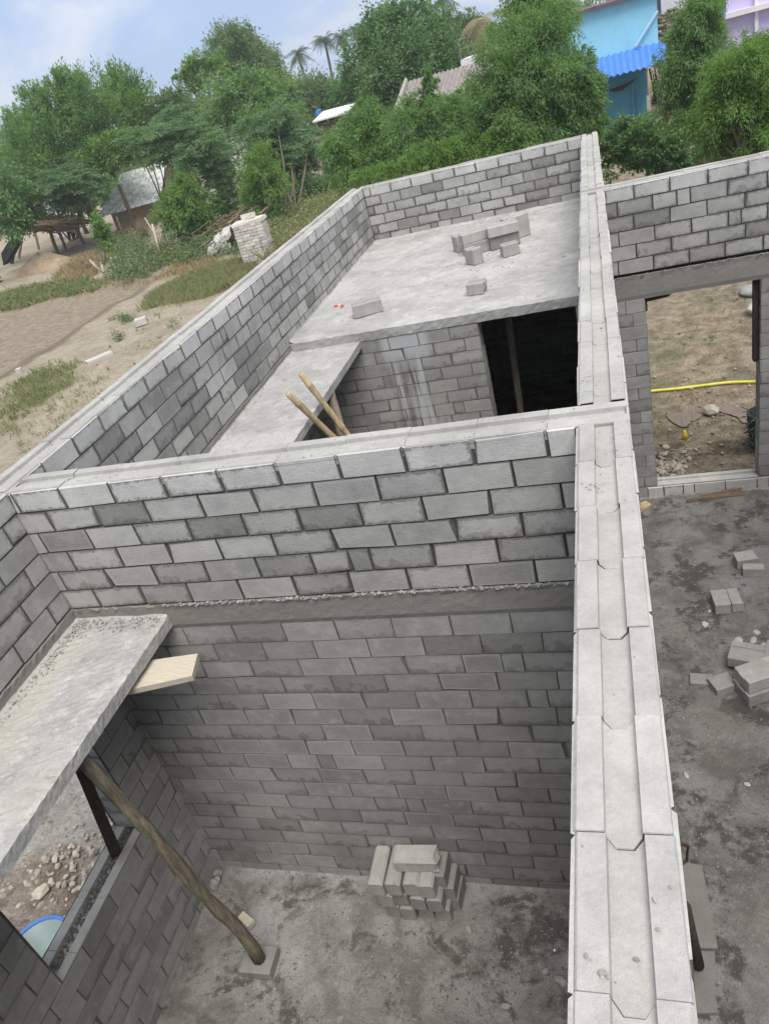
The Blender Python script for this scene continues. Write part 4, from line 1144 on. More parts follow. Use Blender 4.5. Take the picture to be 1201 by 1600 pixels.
# firewood pile with white sheets beside it
c = onz(362, 398, GZ); c = c + np.array([-.2, 1.2, 0])
fw = thing('firewood_pile', 'heap of brush and firewood partly under pale sheets beside the pillar', 'woodpile', c)
B = MB()
for i in range(170):
    t = random.random(); p = Vector((c[0] + random.gauss(.2, .65), c[1] + random.gauss(.1, .35), GZ + random.uniform(.05, 1.75)*(1-.25*t)))
    d = Vector((random.gauss(.75, .25), random.gauss(0, .35), random.gauss(.34, .2))) * random.uniform(.5, 1.0)
    B.tube([p - d*.5, p + Vector((0, 0, random.uniform(-.04, .04))), p + d*.5], random.uniform(.012, .04), 5, tone=random.uniform(.5, 1.3))
B.build('firewood', M_TWIG, fw)
for k, (dx, z, s) in enumerate(((-.55, .75, .55), (-.15, 1.05, .5), (-.3, .55, .45))):
    B = MB(); n = 9; g = []
    for i in range(n):
        r = []
        for j in range(n):
            u, v = i/(n-1)-.5, j/(n-1)-.5
            r.append(B.pt((c[0]+dx+u*1.5*s*1.4, c[1]-.45+v*.9, GZ+z + u*.42 - (v-.1)**2*.8*(1 if v < 0 else .3) + .04*math.sin(u*13+k)+random.uniform(-.008, .008))))
        g.append(r)
    for i in range(n-1):
        for j in range(n-1): B.face([g[i][j], g[i+1][j], g[i+1][j+1], g[i][j+1]])
    for i in range(n-1):
        a0, a1 = B.v[g[i][0]], B.v[g[i+1][0]]
        B.quad((a0[0], a0[1]-.03, a0[2]-.22), (a1[0], a1[1]-.03, a1[2]-.22), a1, a0)
    B.build('sheet', M_SACK, fw)

# earth mound
c = onz(62, 425, GZ); s = mpp(c)
B = MB(); nr, na = 9, 28; rings = []
for i in range(nr+1):
    r = i/nr; rings.append([])
    for j in range(na):
        t = 2*math.pi*j/na
        rx, ry = 62*s, 30*s
        z = 1.0*(1-r**1.5)*(1+.12*math.sin(3*t+1)) + random.uniform(-.05, .05)*(1-r)
        rings[-1].append(B.pt((c[0]+rx*r*math.cos(t)*(1+.08*math.sin(2*t)), c[1]+.6+ry*r*math.sin(t), GZ-.06+max(z, 0))))
for i in range(nr):
    for j in range(na): B.face([rings[i][j], rings[i+1][j], rings[i+1][(j+1)%na], rings[i][(j+1)%na]], tone=random.uniform(.9, 1.1))
tag(B.build('earth_mound', M_SOILPILE, None, origin=c, smooth=True), 'heap of bare brown earth in front of the brushwood shed', 'mound')

# brushwood shed
bs = onz(95, 392, GZ); s = mpp(bs)
sh = thing('brushwood_shed', 'low open shed with a flat roof of dry sticks behind the earth heap', 'shed', bs)
dshed = math.hypot(bs[0]-CAM[0], bs[1]-CAM[1])
posts = [((30, 352), (18, 412), .16), ((78, 358), (92, 398), .13), ((118, 350), (132, 382), .13), ((92, 362), (104, 394), .11), ((52, 352), (62, 392), .1), ((104, 345), (116, 372), .06), ((36, 360), (30, 404), .1)]
roofz = onz(75, 350, GZ)
for (a, b, r) in posts:
    foot = Vector(onz(b[0], b[1], GZ)); hd_ = math.hypot(foot.x-CAM[0], foot.y-CAM[1]); tp = Vector(at(a[0], a[1], hd_))
    B = MB(); B.tube([foot, foot.lerp(tp, .5) + Vector((random.uniform(-.06, .06), 0, 0)), tp], r, 7, .1)
    B.build('post', M_DARKWOOD if r > .14 else M_OLDWOOD, sh)
B = MB()
A0, A1, A2, A3 = [Vector(at(x, y, d)) for x, y, d in ((24, 356, 58), (88, 362, 56.5), (128, 345, 60), (72, 338, 64))]
for i in range(560):
    u, v = random.random(), random.random()
    p = A0.lerp(A1, u).lerp(A3.lerp(A2, u), v) + Vector((0, 0, random.uniform(-.12, .2)))
    ax = (A2 - A1).normalized() if random.random() < .3 else (A1 - A0).normalized()
    d = (ax + Vector((random.gauss(0, .25), random.gauss(0, .25), random.gauss(0, .06)))) * random.uniform(.5, 1.3)
    B.tube([p-d, p+Vector((0, 0, .03)), p+d], random.uniform(.018, .04), 4, tone=random.uniform(.55, 1.7))
B.build('stick_roof', M_TWIG, sh)
B = MB()
tp_ = [Vector(at(x, y, d)) for x, y, d in ((38, 352, 57), (24, 360, 57.5), (2, 396, 58), (6, 415, 58), (16, 404, 57.8), (26, 384, 57.2))]
i_ = [B.pt(p) for p in tp_]; j_ = [B.pt(p + Vector((.1, .35, 0))) for p in tp_]
B.face(i_); B.face(j_[::-1])
for k in range(len(i_)): B.face([i_[k], j_[k], j_[(k+1)%len(i_)], i_[(k+1)%len(i_)]])
B.build('tarp', M_BLACKTARP, sh)
q = onz(0, 440, GZ); B = MB(); B.rock((q[0]-.5, q[1], GZ+.1), .8, .3)
tag(B.build('blue_tarp', M_BLUETARP, None, origin=q), 'crumpled dark blue tarp at the edge of the field', 'tarp')

# hut with pale roof
c = onz(200, 352, GZ); hut = thing('thatched_hut', 'hut with a pale steep roof half hidden behind the thorn trees', 'hut', c)
d0 = 60
r0, r1 = Vector(at(190, 271, d0+2.5)), Vector(at(262, 250, d0+2.5)); e0, e1 = Vector(at(152, 341, d0-1)), Vector(at(250, 313, d0-1))
bk0 = r0*2 - e0; bk0.z = e0.z; bk1 = r1*2 - e1; bk1.z = e1.z
B = MB(); nu, nv = 26, 22
for (a, b, c2, d2) in ((e0, e1, r1, r0), (bk1, bk0, r0, r1)):
    g = [[B.pt(a.lerp(b, i/nu).lerp(d2.lerp(c2, i/nu), j/nv) + Vector((0, 0, .06*(j % 2) + random.uniform(-.02, .02)))) for j in range(nv+1)] for i in range(nu+1)]
    for i in range(nu):
        for j in range(nv): B.face([g[i][j], g[i+1][j], g[i+1][j+1], g[i][j+1]], tone=random.uniform(.62, 1.12))
B.build('roof', M_THATCH, hut)
B = MB()
ins = [e0.lerp(bk0, .12).lerp(e1, .08), e1.lerp(bk1, .12).lerp(e0, .08), e1.lerp(bk1, .88).lerp(bk0, .08), e0.lerp(bk0, .88).lerp(bk1, .08)]
t_ = [B.pt(p - Vector((0, 0, .02))) for p in ins]; b_ = [B.pt((p.x, p.y, GZ-.05)) for p in ins]
for k in range(4): B.face([b_[k], b_[(k+1)%4], t_[(k+1)%4], t_[k]])
gl = B.pt(r0 - Vector((0, 0, .1))); gr_ = B.pt(r1 - Vector((0, 0, .1)))
B.face([t_[3], t_[0], gl]); B.face([t_[1], t_[2], gr_])
B.build('wall', M_HUTWALL, hut)
# small white buildings glimpsed behind the trees
def box_building(name, label, pxl, pxr, ztop, y, depth, mat, cat='building', zb=None, roof=None):
    a = ony(pxl[0], pxl[1], y); b = ony(pxr[0], pxr[1], y)
    t = thing(name, label, cat, ((a[0]+b[0])/2, y, GZ))
    B = MB(); B.box((a[0], y, GZ-.05), (b[0], y+depth, ztop)); B.build('wall', mat, t)
    B = MB(); B.box((a[0]-.15, y-.15, ztop+.003), (b[0]+.15, y+depth+.15, ztop+.15)); B.build('roof', roof or M_CEMPOST, t)
    return t
box_building('small_house', 'whitewashed hut wall glimpsed behind the brushwood shed', (80, 350), (112, 345), at(95, 312, 72)[2], at(95, 330, 72)[1], 3, M_WHITEP, 'hut')
box_building('small_house', 'narrow white building showing between the crowns below the tallest round tree', (326, 190), (350, 190), at(338, 148, 82)[2], at(338, 160, 82)[1], 4, M_WHITEP, 'building')
# white flat shed roof
c = at(520, 200, 50); ws = thing('white_roof_shed', 'shed with a flat white sheet roof in the trees below the palms', 'shed', (c[0], c[1], GZ))
q = [Vector(at(x, y, d)) for x, y, d in ((488, 190, 49), (545, 188, 49), (560, 180, 52), (505, 176, 53))]
for p in q: p.z = q[0].z + (.25 if p in q[2:] else 0)
B = MB(); i_ = [B.pt(p) for p in q]; j_ = [B.pt(p - Vector((0, 0, .08))) for p in q]
B.face(i_); B.face(j_[::-1])
for k in range(4): B.face([j_[k], j_[(k+1)%4], i_[(k+1)%4], i_[k]])
B.build('roof', M_WHITEP, ws)
B = MB(); ins = [q[0].lerp(q[2], .1), q[1].lerp(q[3], .1), q[2].lerp(q[0], .1), q[3].lerp(q[1], .1)]
t_ = [B.pt(p - Vector((0, 0, .08))) for p in ins]; b_ = [B.pt((p.x, p.y, GZ)) for p in ins]
for k in range(4): B.face([b_[k], b_[(k+1)%4], t_[(k+1)%4], t_[k]], tone=.5)
B.build('wall', M_HUTWALL, ws)
c = at(497, 172, 53.5); B = MB(); B.box((-.13, -.12, -4.0), (.13, .12, .02), Matrix.Translation(Vector(c)), .05)
tag(B.build('blue_sheet_stack', M_AWNBLUE, None, origin=(c[0], c[1], GZ)), 'upright blue sheet showing behind the white shed roof', 'sheet')

# blue house
HY = 42.0
bh = thing('blue_house', 'cyan painted house with a blue sheet awning behind the trees', 'house', (1.5, HY, GZ))
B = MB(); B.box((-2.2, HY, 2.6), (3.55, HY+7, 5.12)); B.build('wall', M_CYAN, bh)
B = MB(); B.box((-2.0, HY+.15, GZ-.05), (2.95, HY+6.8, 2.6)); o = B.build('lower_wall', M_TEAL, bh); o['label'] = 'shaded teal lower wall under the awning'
B = MB(); B.box((-2.6, HY-.35, 5.123), (4.0, HY+7.3, 5.25)); B.box((-2.6, HY-.35, 5.253), (3.9, HY+7.2, 5.30), tone=2.6); B.build('roof_edge', M_BROWNTRIM, bh)
B = MB(); n = 64; g = []
for i in range(n+1):
    x = -1.0 + 4.85*i/n; c2 = .045*math.sin(i*1.57*1.0)
    g.append([B.pt((x, HY-.02, 3.03+c2)), B.pt((x, HY-.75, 2.62+c2)), B.pt((x, HY-1.35, 2.2+c2)), B.pt((x, HY-1.34, 2.16+c2)), B.pt((x, HY-.02, 2.97+c2))])
for i in range(n):
    for j in range(4): B.face([g[i][j], g[i][j+1], g[i+1][j+1], g[i+1][j]])
B.build('awning', M_AWNBLUE, bh)
B = MB(); a = Vector(ony(993, 72, HY-.15)); b = Vector(ony(1027, 17, HY-.15)); B.tube([a, b], .075, 8); B.build('pipe', M_PIPE, bh)
B = MB(); B.tube([(2.2, HY+.05, GZ), (2.2, HY+.05, 2.6)], .05, 6); B.tube([(2.45, HY+.03, GZ), (2.45, HY+.03, 1.6)], .03, 6); B.build('drain_pipe', M_TEAL, bh)
q = ony(1013, 180, HY-1.25)
B = MB(); B.box((2.78, HY-1.3, GZ), (2.96, HY-1.12, .95)); B.box((2.84, HY-1.26, .95), (2.9, HY-1.16, 2.25), tone=.5); B.build('post', M_CEMPOST, bh)
B = MB(); a = Vector(ony(925, 143, HY-.3)); b = Vector(ony(996, 120, HY-.3)); n = 14
g = []
for i in range(n+1):
    t = i/n; p = a.lerp(b, t) + Vector((0, 0, -.30*math.sin(t*math.pi)*.5)); wdt = .04 + .20*math.exp(-((t-.62)/.22)**2)
    g.append([B.pt(p), B.pt(p + Vector((0, -.03, -wdt*.5))), B.pt(p + Vector((0, .02, -wdt)))])
for i in range(n):
    for j in range(2): B.face([g[i][j], g[i][j+1], g[i+1][j+1], g[i+1][j]])
tag(B.build('hanging_cloth', M_MAROON, None, origin=a), 'dark maroon cloth hanging on a line under the blue awning', 'cloth')
B = MB()
for i in range(260):
    x = random.uniform(3.58, 5.4); z = random.uniform(2.9, 4.25)*(1 if x < 4.6 else .9)
    B.rock((x, HY+.3+random.uniform(-.12, .1), z), random.uniform(.10, .2), .45, tone=random.uniform(.4, 1.7))
B.box((3.56, HY+.3, GZ), (5.4, HY+.6, 4.15))
tag(B.build('rubble_wall', M_RUBBLEW, None, origin=(4.3, HY+.4, GZ)), 'rough brown stone wall between the cyan house and the white house', 'wall')
wh = thing('white_house', 'plain white house wall at the top edge behind the cyan house', 'house', (5.2, 46.5, GZ))
B = MB(); B.box((4.1, 46.5, GZ), (6.6, 51, 7.0)); B.build('wall', M_WHITEP, wh)
lh = thing('lilac_house', 'lilac painted house with a white ledge at the upper right edge', 'house', (9.5, 44.0, GZ))
B = MB(); B.box((6.9, 44, GZ), (14, 50, 7.5)); B.build('wall', M_LILAC, lh)
B = MB(); B.box((6.8, 43.55, 3.18), (14.05, 43.998, 3.42)); B.build('ledge', M_WHITEP, lh)
B = MB(); B.box((8.15, 43.8, 3.42), (8.32, 43.998, 4.3)); B.box((8.15, 43.8, 2.3), (8.32, 43.998, 3.178)); B.build('pilaster', M_WHITEP, lh)
# tools leaning by the cyan house
GT = None
q = ony(1020, 170, 43.5); B = MB()
for i in range(14):
    p = Vector((3.25 + random.uniform(-.05, .55), 43.2 + random.uniform(-.2, .2), .25)); d = Vector((random.uniform(-.25, .25), random.uniform(-.1, .1), random.uniform(.7, 1.7)))
    B.tube([p, p + d*.5 + Vector((.04, 0, 0)), p+d], random.uniform(.02, .05), 5, tone=random.uniform(.6, 1.4))
tag(B.build('stick_bundle', M_DARKWOOD, None, origin=(3.3, 43.2, .2)), 'dark bundle of sticks standing beside the cyan house corner', 'sticks')
# grey corrugated roof house
gh = thing('grey_roof_house', 'low house with a grey corrugated roof behind the front trees', 'house', (-6.5, 40, GZ))
B = MB(); n = 96; x0, x1 = -8.85, -3.6; g = []
for i in range(n+1):
    x = x0 + (x1-x0)*i/n; c2 = .04*math.sin(i*1.5708)
    g.append([B.pt((x-.35, 38.2, 3.2+c2)), B.pt((x, 40.6, 4.32+c2)), B.pt((x-.35, 43.0, 3.2+c2))])
for i in range(n):
    t = random.uniform(.92, 1.08)
    for j in range(2): B.face([g[i][j], g[i+1][j], g[i+1][j+1], g[i][j+1]], tone=t)
B.build('roof', M_ASB, gh)
B = MB(); B.box((x0-.42, 38.1, 3.1), (x0-.22, 43.1, 3.2)); B.tube([(x0-.3, 38.15, 3.25), (x0+.05, 40.6, 4.4), (x0-.3, 43, 3.25)], .1, 6); B.build('roof_edge', M_CEMPOST, gh)
B = MB(); B.box((x0+.2, 38.6, GZ), (x1-.2, 42.6, 3.17)); B.build('wall', M_BEIGE, gh)
# terrace building
tb2 = thing('terrace_house', 'beige building with a white terrace ledge and railing at the top', 'house', (-5.5, 50, GZ))
B = MB(); B.box((-7.0, 50, GZ), (-2.5, 55, 4.05)); B.build('wall', M_BEIGE, tb2)
B = MB(); B.box((-7.15, 49.7, 4.053), (-2.3, 55.2, 4.45), tone=1.0); B.build('ledge', M_WHITEP, tb2)
B = MB()
for z in (5.0, 5.5): B.tube([(-7.1, 49.8, z), (-2.4, 49.8, z)], .03, 5)
for x in np.arange(-7.1, -2.3, 1.15): B.tube([(x, 49.8, 4.45), (x, 49.8, 5.5)], .03, 5)
B.build('railing', M_OLDWOOD, tb2)
# whitewashed yard wall behind the feathery tree
a = onz(705, 215, GZ); b = onz(800, 190, GZ)
B = MB(); yw = 35.0; xa = ony(690, 200, yw)[0]; xb = ony(815, 170, yw)[0]
B.box((xa, yw, GZ-.05), (xb, yw+.22, GZ+1.75), None, .02); B.box((xa-.05, yw-.05, GZ+1.753), (xb+.05, yw+.27, GZ+1.85), None, .01)
tag(B.build('yard_wall', M_WHITEWASH, None, origin=((xa+xb)/2, yw, GZ)), 'low whitewashed yard wall showing through the feathery tree', 'wall')

# ------------------------------------------------------------------ vegetation
class Leaves:
    def __init__(s): s.P = []; s.T = []; s.Rn = []
    def add(s, quads, tone, rnd):
        s.P.append(quads); s.T.append(tone); s.Rn.append(rnd)
    def build(s, name, mat, parent=None, origin=None):
        Q = np.concatenate(s.P).astype(np.float64); T = np.concatenate(s.T).astype(np.float32); Rn = np.concatenate(s.Rn).astype(np.float32)
        n = len(Q); V = Q.reshape(-1, 3)
        if parent is not None:
            o0 = np.zeros(3); p = parent
            while p is not None: o0 += np.array(p.location); p = p.parent
            V = V - o0
        elif origin is not None: V = V - np.array(origin)
        me = bpy.data.meshes.new(name)
        me.vertices.add(4*n); me.vertices.foreach_set('co', V.astype(np.float32).ravel())
        me.loops.add(4*n); me.loops.foreach_set('vertex_index', np.arange(4*n, dtype=np.int32))
        me.polygons.add(n); me.polygons.foreach_set('loop_start', np.arange(0, 4*n, 4, dtype=np.int32))
        try: me.polygons.foreach_set('loop_total', np.full(n, 4, dtype=np.int32))
        except Exception: pass
        me.update(calc_edges=True); me.validate()
        a = me.attributes.new('tone', 'FLOAT', 'FACE'); a.data.foreach_set('value', T)
        a = me.attributes.new('rnd', 'FLOAT', 'FACE'); a.data.foreach_set('value', Rn)
        me.materials.append(mat)
        o = bpy.data.objects.new(name, me); col.objects.link(o)
        if parent is not None: o.parent = parent
        elif origin is not None: o.location = [float(v) for v in origin]
        return o

def unit(v): return v/np.maximum(np.linalg.norm(v, axis=-1, keepdims=True), 1e-9)

def leaf_cluster(Lv, centers, ctone, n_per, spread, size, aspect, droop=0.0, flat=.7, axis_out=None, curl=.25):
    """n_per leaves round each centre; droop > 0 lets leaf axes hang"""
    m = len(centers)
    c = np.repeat(centers, n_per, 0); t = np.repeat(ctone, n_per)
    k = len(c)
    off = RNG.normal(0, 1, (k, 3)) * np.array([1, 1, flat]) * np.repeat(spread, n_per)[:, None]
    pos = c + off
    ax = RNG.normal(0, 1, (k, 3)); ax += unit(off)*1.0
    if axis_out is not None: ax += np.repeat(axis_out, n_per, 0)*1.1
    ax[:, 2] = ax[:, 2]*.6 - droop
    ax = unit(ax)
    nr = RNG.normal(0, .6, (k, 3)); nr[:, 2] += .9
    side = unit(np.cross(ax, nr)); nr = unit(np.cross(side, ax))
    ln = size*RNG.uniform(.65, 1.35, (k, 1)); wd = ln*aspect
    p0 = pos - ax*ln*.5; p2 = pos + ax*ln*.5 - nr*ln*curl*.4
    mid = pos + nr*ln*.06
    Q = np.stack([p0, mid + side*wd*.5, p2, mid - side*wd*.5], 1)
    tone = np.clip(t + RNG.normal(0, .13, k), 0, 1)
    Lv.add(Q, tone, RNG.uniform(0, 1, k))

STY = {  # leaf length px, aspect, clumps, cover, spray length, droop, flatten
    'feather': (6.2, .27, 34, 3.2, .62, .75, .95), 'plume': (6.0, .34, 30, 3.3, .55, -.15, 1.1), 'thorn': (4.6, .40, 36, 3.0, .55, .18, .62),
    'broad': (5.4, .62, 46, 2.8, .30, .25, .95), 'other': (5.2, .50, 36, 3.1, .36, .2, .95)}
def crown(Lv, lobes, style, dens=1.0):
    """lobes: (centre, radius, metres per pixel)"""
    lpx, asp, ncl, cover, spl, droop, zf = STY[style]; lpx *= .84
    for c, r, mp_ in lobes:
        c = np.array(c); rpx = r/mp_
        n = int(dens*cover*math.pi*rpx**2/(lpx**2*asp*.5)); nc = max(6, int(ncl*min(1.6, (rpx/28))))
        per = max(6, n//nc); k = nc*per
        d = unit(RNG.normal(0, 1, (nc, 3)) + np.array([0, 0, .2]))
        cen = c + d*(r*RNG.uniform(.12, .95, (nc, 1))**.65)*np.array([1, 1, zf])
        up = -.3 if style == 'thorn' else .22
        ax = unit(d*.9 + RNG.normal(0, .45, (nc, 3)) + np.array([0, 0, up if style != 'plume' else .8])); 
        if style == 'thorn': ax[:, 2] *= .35; ax = unit(ax)
        L_ = r*spl*RNG.uniform(.7, 1.35, nc)
        C_ = np.repeat(cen, per, 0); A_ = np.repeat(ax, per, 0); LL = np.repeat(L_, per)[:, None]
        s_ = RNG.uniform(-.15, 1, (k, 1))
        lat = RNG.normal(0, 1, (k, 3))*LL*(.17 + .14*(1-np.clip(s_, 0, 1))); 
        if style == 'thorn': lat[:, 2] *= .3
        if style in ('broad', 'other'): lat *= 1.75
        P = C_ + A_*LL*s_ + lat; P[:, 2] -= (LL*droop*np.clip(s_, 0, 1)**2)[:, 0]
        T = A_*1.0 - np.array([0, 0, 1.0])*droop*2*np.clip(s_, 0, 1) + unit(lat)*RNG.uniform(.3, 1.3, (k, 1)) + RNG.normal(0, .35, (k, 3))
        T = unit(T)
        nr = RNG.normal(0, .55, (k, 3)) + np.array([0, 0, .8]) + A_*.3
        side = unit(np.cross(T, nr)); nr = unit(np.cross(side, T))
        ln = lpx*mp_*RNG.uniform(.6, 1.4, (k, 1)); wd = ln*asp
        p0 = P - T*ln*.5; p2 = P + T*ln*.5 - nr*ln*.12; mid = P + nr*ln*.06
        Q = np.stack([p0, mid + side*wd*.5, p2, mid - side*wd*.5], 1)
        ct = np.clip(RNG.normal(.45, .15, nc), 0, 1)
        tone = np.clip(np.repeat(ct, per) + .22*(s_[:, 0]-.4) + RNG.normal(0, .11, k), 0, 1)
        Lv.add(Q, tone, np.repeat(RNG.uniform(0, 1, nc), per)*.75 + RNG.uniform(0, .25, k))

def tree(name, label, base, lobes_px, dist, style, leafmat, bark=None, tr=.12, dens=1.0, group='trees beyond the house', zs=0.0, lean=None, multi=1, depthjit=.5):
    lobes = []
    lobes_px = list(lobes_px)
    if len(lobes_px) > 4:
        ex = []
        for (x, y, r), (x2, y2, r2) in zip(lobes_px, lobes_px[1:] + lobes_px[:2]):
            if math.hypot(x-x2, y-y2) < 1.25*(r+r2): ex.append(((x+x2)/2, (y+y2)/2, .8*min(r, r2)))
        lobes_px += ex
    for (x, y, r) in lobes_px:
        p = at(x, y, dist); rr = r*mpp(p)*(1.06 if style == 'plume' else 1.12)
        v = ray(x, y); v = np.array([v[0], v[1], 0]); v /= np.linalg.norm(v)
        p = p + v*random.uniform(-1, 1)*rr*depthjit*2
        p = CAM + (p - CAM)            # stays where it was put
        lobes.append((p, rr, mpp(p)))
    if base is None:
        cx = np.mean([l[0] for l in lobes], 0); b = np.array([cx[0], cx[1], GZ])
    else:
        b = onz(base[0], base[1], GZ) if len(base) == 2 else np.array(base)
    t = thing(name, label, 'tree', (b[0], b[1], GZ), group)
    B = MB()
    top = np.mean([l[0] for l in lobes], 0); zlow = min(l[0][2]-l[1]*.6 for l in lobes)
    fork = np.array([b[0]*.55+top[0]*.45, b[1]*.55+top[1]*.45, max(GZ + .45*(top[2]-GZ), min(zlow, top[2]-.2))])
    bases = [b] if multi == 1 else [b + np.array([random.uniform(-.35, .35), random.uniform(-.3, .3), 0]) for _ in range(multi)]
    ends = [l for l in lobes[:10]]
    if multi == 1:
        pts = [Vector((b[0], b[1], GZ-.1)), Vector(b).lerp(Vector(fork), .5) + Vector((random.uniform(-.15, .15), random.uniform(-.15, .15), (fork[2]-GZ)*.02)), Vector(fork)]
        B.tube(pts, [tr*1.25, tr, tr*.8], 8, .08)
        for c, r, _m in ends:
            e = Vector(c); f = Vector(fork); m = f.lerp(e, .5) + Vector((random.uniform(-.2, .2)*r, random.uniform(-.2, .2)*r, .12*r))
            B.tube([f, m, e, e + (e-f).normalized()*r*.5], [tr*.62, tr*.42, tr*.22, .008], 6, .08)
    else:
        for k, (c, r, _m) in enumerate(ends):
            f = Vector(bases[k % multi]); f.z = GZ-.05; e = Vector(c); m = f.lerp(e, .5) + Vector((random.uniform(-.2, .2)*r, random.uniform(-.2, .2)*r, .1*r))
            B.tube([f, m, e, e + (e-f).normalized()*r*.4], [tr*.8, tr*.6, tr*.3, .008], 6, .08)
    B.build('trunk', bark or M_BARK, t, smooth=True)
    Lv = Leaves(); crown(Lv, lobes, style, dens); Lv.build('crown', leafmat, t)
    return t

# left side
tree('plume_tree', 'large tree with upright bright green plumes at the left of the skyline', None, [(110,150,30),(140,162,32),(70,178,33),(40,205,30),(92,212,42),(60,250,48),(22,238,25),(122,242,34),(140,200,30),(12,285,32),(165,190,22),(95,135,16),(20,195,12),(55,150,12),(128,130,14)], 60, 'plume', L_NEEM, tr=.25)
tree('plume_tree', 'second plumed tree just right of the large left one', None, [(192,140,27),(208,160,30),(190,190,33),(222,172,17),(170,165,18),(215,200,22),(180,125,10)], 64, 'plume', L_NEEM, tr=.2)
tree('broadleaf_tree', 'dark broad leaved tree at the left picture edge', (-14, 398), [(18,300,34),(6,340,30),(50,315,24),(20,355,24),(40,345,20)], 54, 'broad', L_BROAD, tr=.15)
tree('thorn_tree', 'blue green thorn tree above the brushwood shed', (118, 372), [(92,285,28),(122,272,28),(142,292,28),(75,312,26),(138,305,18),(110,305,26),(60,330,14),(125,312,16),(100,325,16)], 56, 'thorn', L_THORN, M_BARK, tr=.09, multi=3)
tree('bushy_tree', 'light green bushy tree between the left plumed trees and the thorn trees', None, [(150,230,28),(182,232,30),(212,240,24),(150,255,22),(140,250,18)], 58, 'other', L_BRIGHT, tr=.13)
tree('thorn_tree', 'wide spreading thorn tree over the pale hut roof', (262, 352), [(228,222,28),(262,212,36),(298,208,34),(330,225,28),(246,240,22),(288,240,34),(318,252,26),(205,212,20),(345,265,22),(270,185,22),(330,285,20)], 46, 'thorn', L_THORN, M_BARK, tr=.07, multi=5)
tree('bushy_tree', 'low hedge like tree behind the spreading thorn tree', None, [(250,170,24),(283,165,25),(312,178,24),(262,190,20),(240,190,18),(300,195,18)], 66, 'other', L_FAR, tr=.13)
tree('slender_tree', 'tall slender tree with yellow green tufts on the skyline', (330, 225), [(295,112,15),(311,104,17),(340,104,16),(299,135,15),(316,125,14),(282,118,10),(345,90,10),(300,97,9)], 75, 'other', L_BRIGHT, M_PALEBARK, tr=.16)
tree('round_tree', 'big rounded grey green tree highest on the left skyline', None, [(365,80,33),(345,70,17),(392,92,30),(412,113,30),(370,112,35),(340,100,18),(420,95,16),(385,65,20),(360,60,14),(432,120,20)], 85, 'feather', L_FAR, tr=.3)
tree('bushy_tree', 'broad mid green tree crown in the middle of the left tree belt', None, [(350,152,28),(388,140,34),(430,138,26),(350,185,34),(400,188,36),(440,178,26),(320,205,26),(365,215,24),(455,150,18)], 60, 'broad', L_NEEM, tr=.2)
tree('thorn_tree', 'tall fine leaved thorn tree with a thin pale trunk', (455, 338), [(402,200,30),(430,226,36),(460,240,34),(482,212,25),(440,266,30),(482,256,22),(412,240,24),(455,205,26),(430,180,24),(470,280,16),(500,240,18)], 48, 'thorn', L_THORN, M_BARK, tr=.09, multi=2)
tree('neem_sapling', 'young bright green tree standing behind the whitewashed pillar', (413, 366), [(405,258,22),(416,280,25),(394,294,20),(426,298,21),(410,234,15),(409,318,20),(388,275,13),(430,270,13)], 40, 'feather', L_BRIGHT, M_PALEBARK, tr=.05)
tree('neem_sapling', 'low bright bush tree in front of the dark tree shade', (285, 380), [(290,298,25),(274,324,27),(311,320,23),(290,344,28),(266,350,16),(316,345,16),(284,280,14)], 43, 'feather', L_BRIGHT, M_PALEBARK, tr=.06)
tree('sapling', 'small green sapling beside the brushwood shed', (165, 410), [(149,343,11),(164,362,14),(157,352,12),(166,378,11),(150,368,9)], 46, 'broad', L_BRIGHT, M_PALEBARK, tr=.04)
tree('sapling', 'yellow green sapling at the left picture edge by the black tarp', (18, 392), [(8,342,9),(18,350,9),(6,354,8),(20,340,6)], 56, 'broad', L_YG, M_BARK, tr=.04)
# centre
tree('broadleaf_tree', 'huge dark broad leaved tree dominating the skyline', None, [(620,62,50),(572,90,40),(660,50,44),(702,88,34),(560,132,34),(620,120,50),(680,138,40),(592,32,20),(640,18,24),(540,150,28),(585,60,30),(690,55,25),(650,95,40),(600,150,30),(718,115,18),(575,30,10),(525,160,16),(610,15,12)], 60, 'broad', L_BROAD, tr=.4, dens=1.1)
tree('bushy_tree', 'pale green low trees under the palms', None, [(490,138,18),(510,150,26),(472,150,24),(530,168,18),(500,175,18),(465,140,14),(520,138,14)], 72, 'other', L_FAR, tr=.15)
tree('neem_tree', 'feathery green tree just beyond the left corner of the end wall', None, [(540,238,33),(560,200,28),(590,230,34),(545,270,24),(582,262,24),(525,255,18),(575,175,20),(605,205,26),(520,230,16),(600,255,22)], 27, 'feather', L_NEEM, tr=.09, dens=1.2)
tree('neem_tree', 'feathery tree with a tall pale green spire in front of the grey roof', None, [(632,210,32),(672,230,30),(702,222,24),(642,180,24),(672,128,11),(671,150,15),(678,178,21),(660,200,24),(690,195,18),(625,240,20),(668,112,8),(650,245,22)], 26, 'feather', L_NEEM, tr=.09, dens=1.2)
tree('neem_tree', 'big dark feathery neem tree in front of the cyan house', (835, 285), [(800,62,34),(850,45,34),(782,110,38),(840,108,48),(890,122,32),(800,160,48),(860,170,48),(898,185,28),(762,172,28),(820,212,42),(880,222,34),(912,92,16),(760,135,20),(780,205,26),(925,150,16),(745,205,18),(830,130,40),(922,112,15),(934,132,12),(928,170,16),(918,205,20),(905,150,24),(930,195,14)], 25, 'feather', L_NEEM, tr=.14, dens=1.5)
tree('feathery_tree', 'yellow green feathery tree rising behind the dark neem', None, [(822,18,28),(862,12,28),(842,40,26),(795,35,22),(880,35,20),(850,-20,30),(810,-15,24)], 33, 'feather', L_BRIGHT, tr=.12)
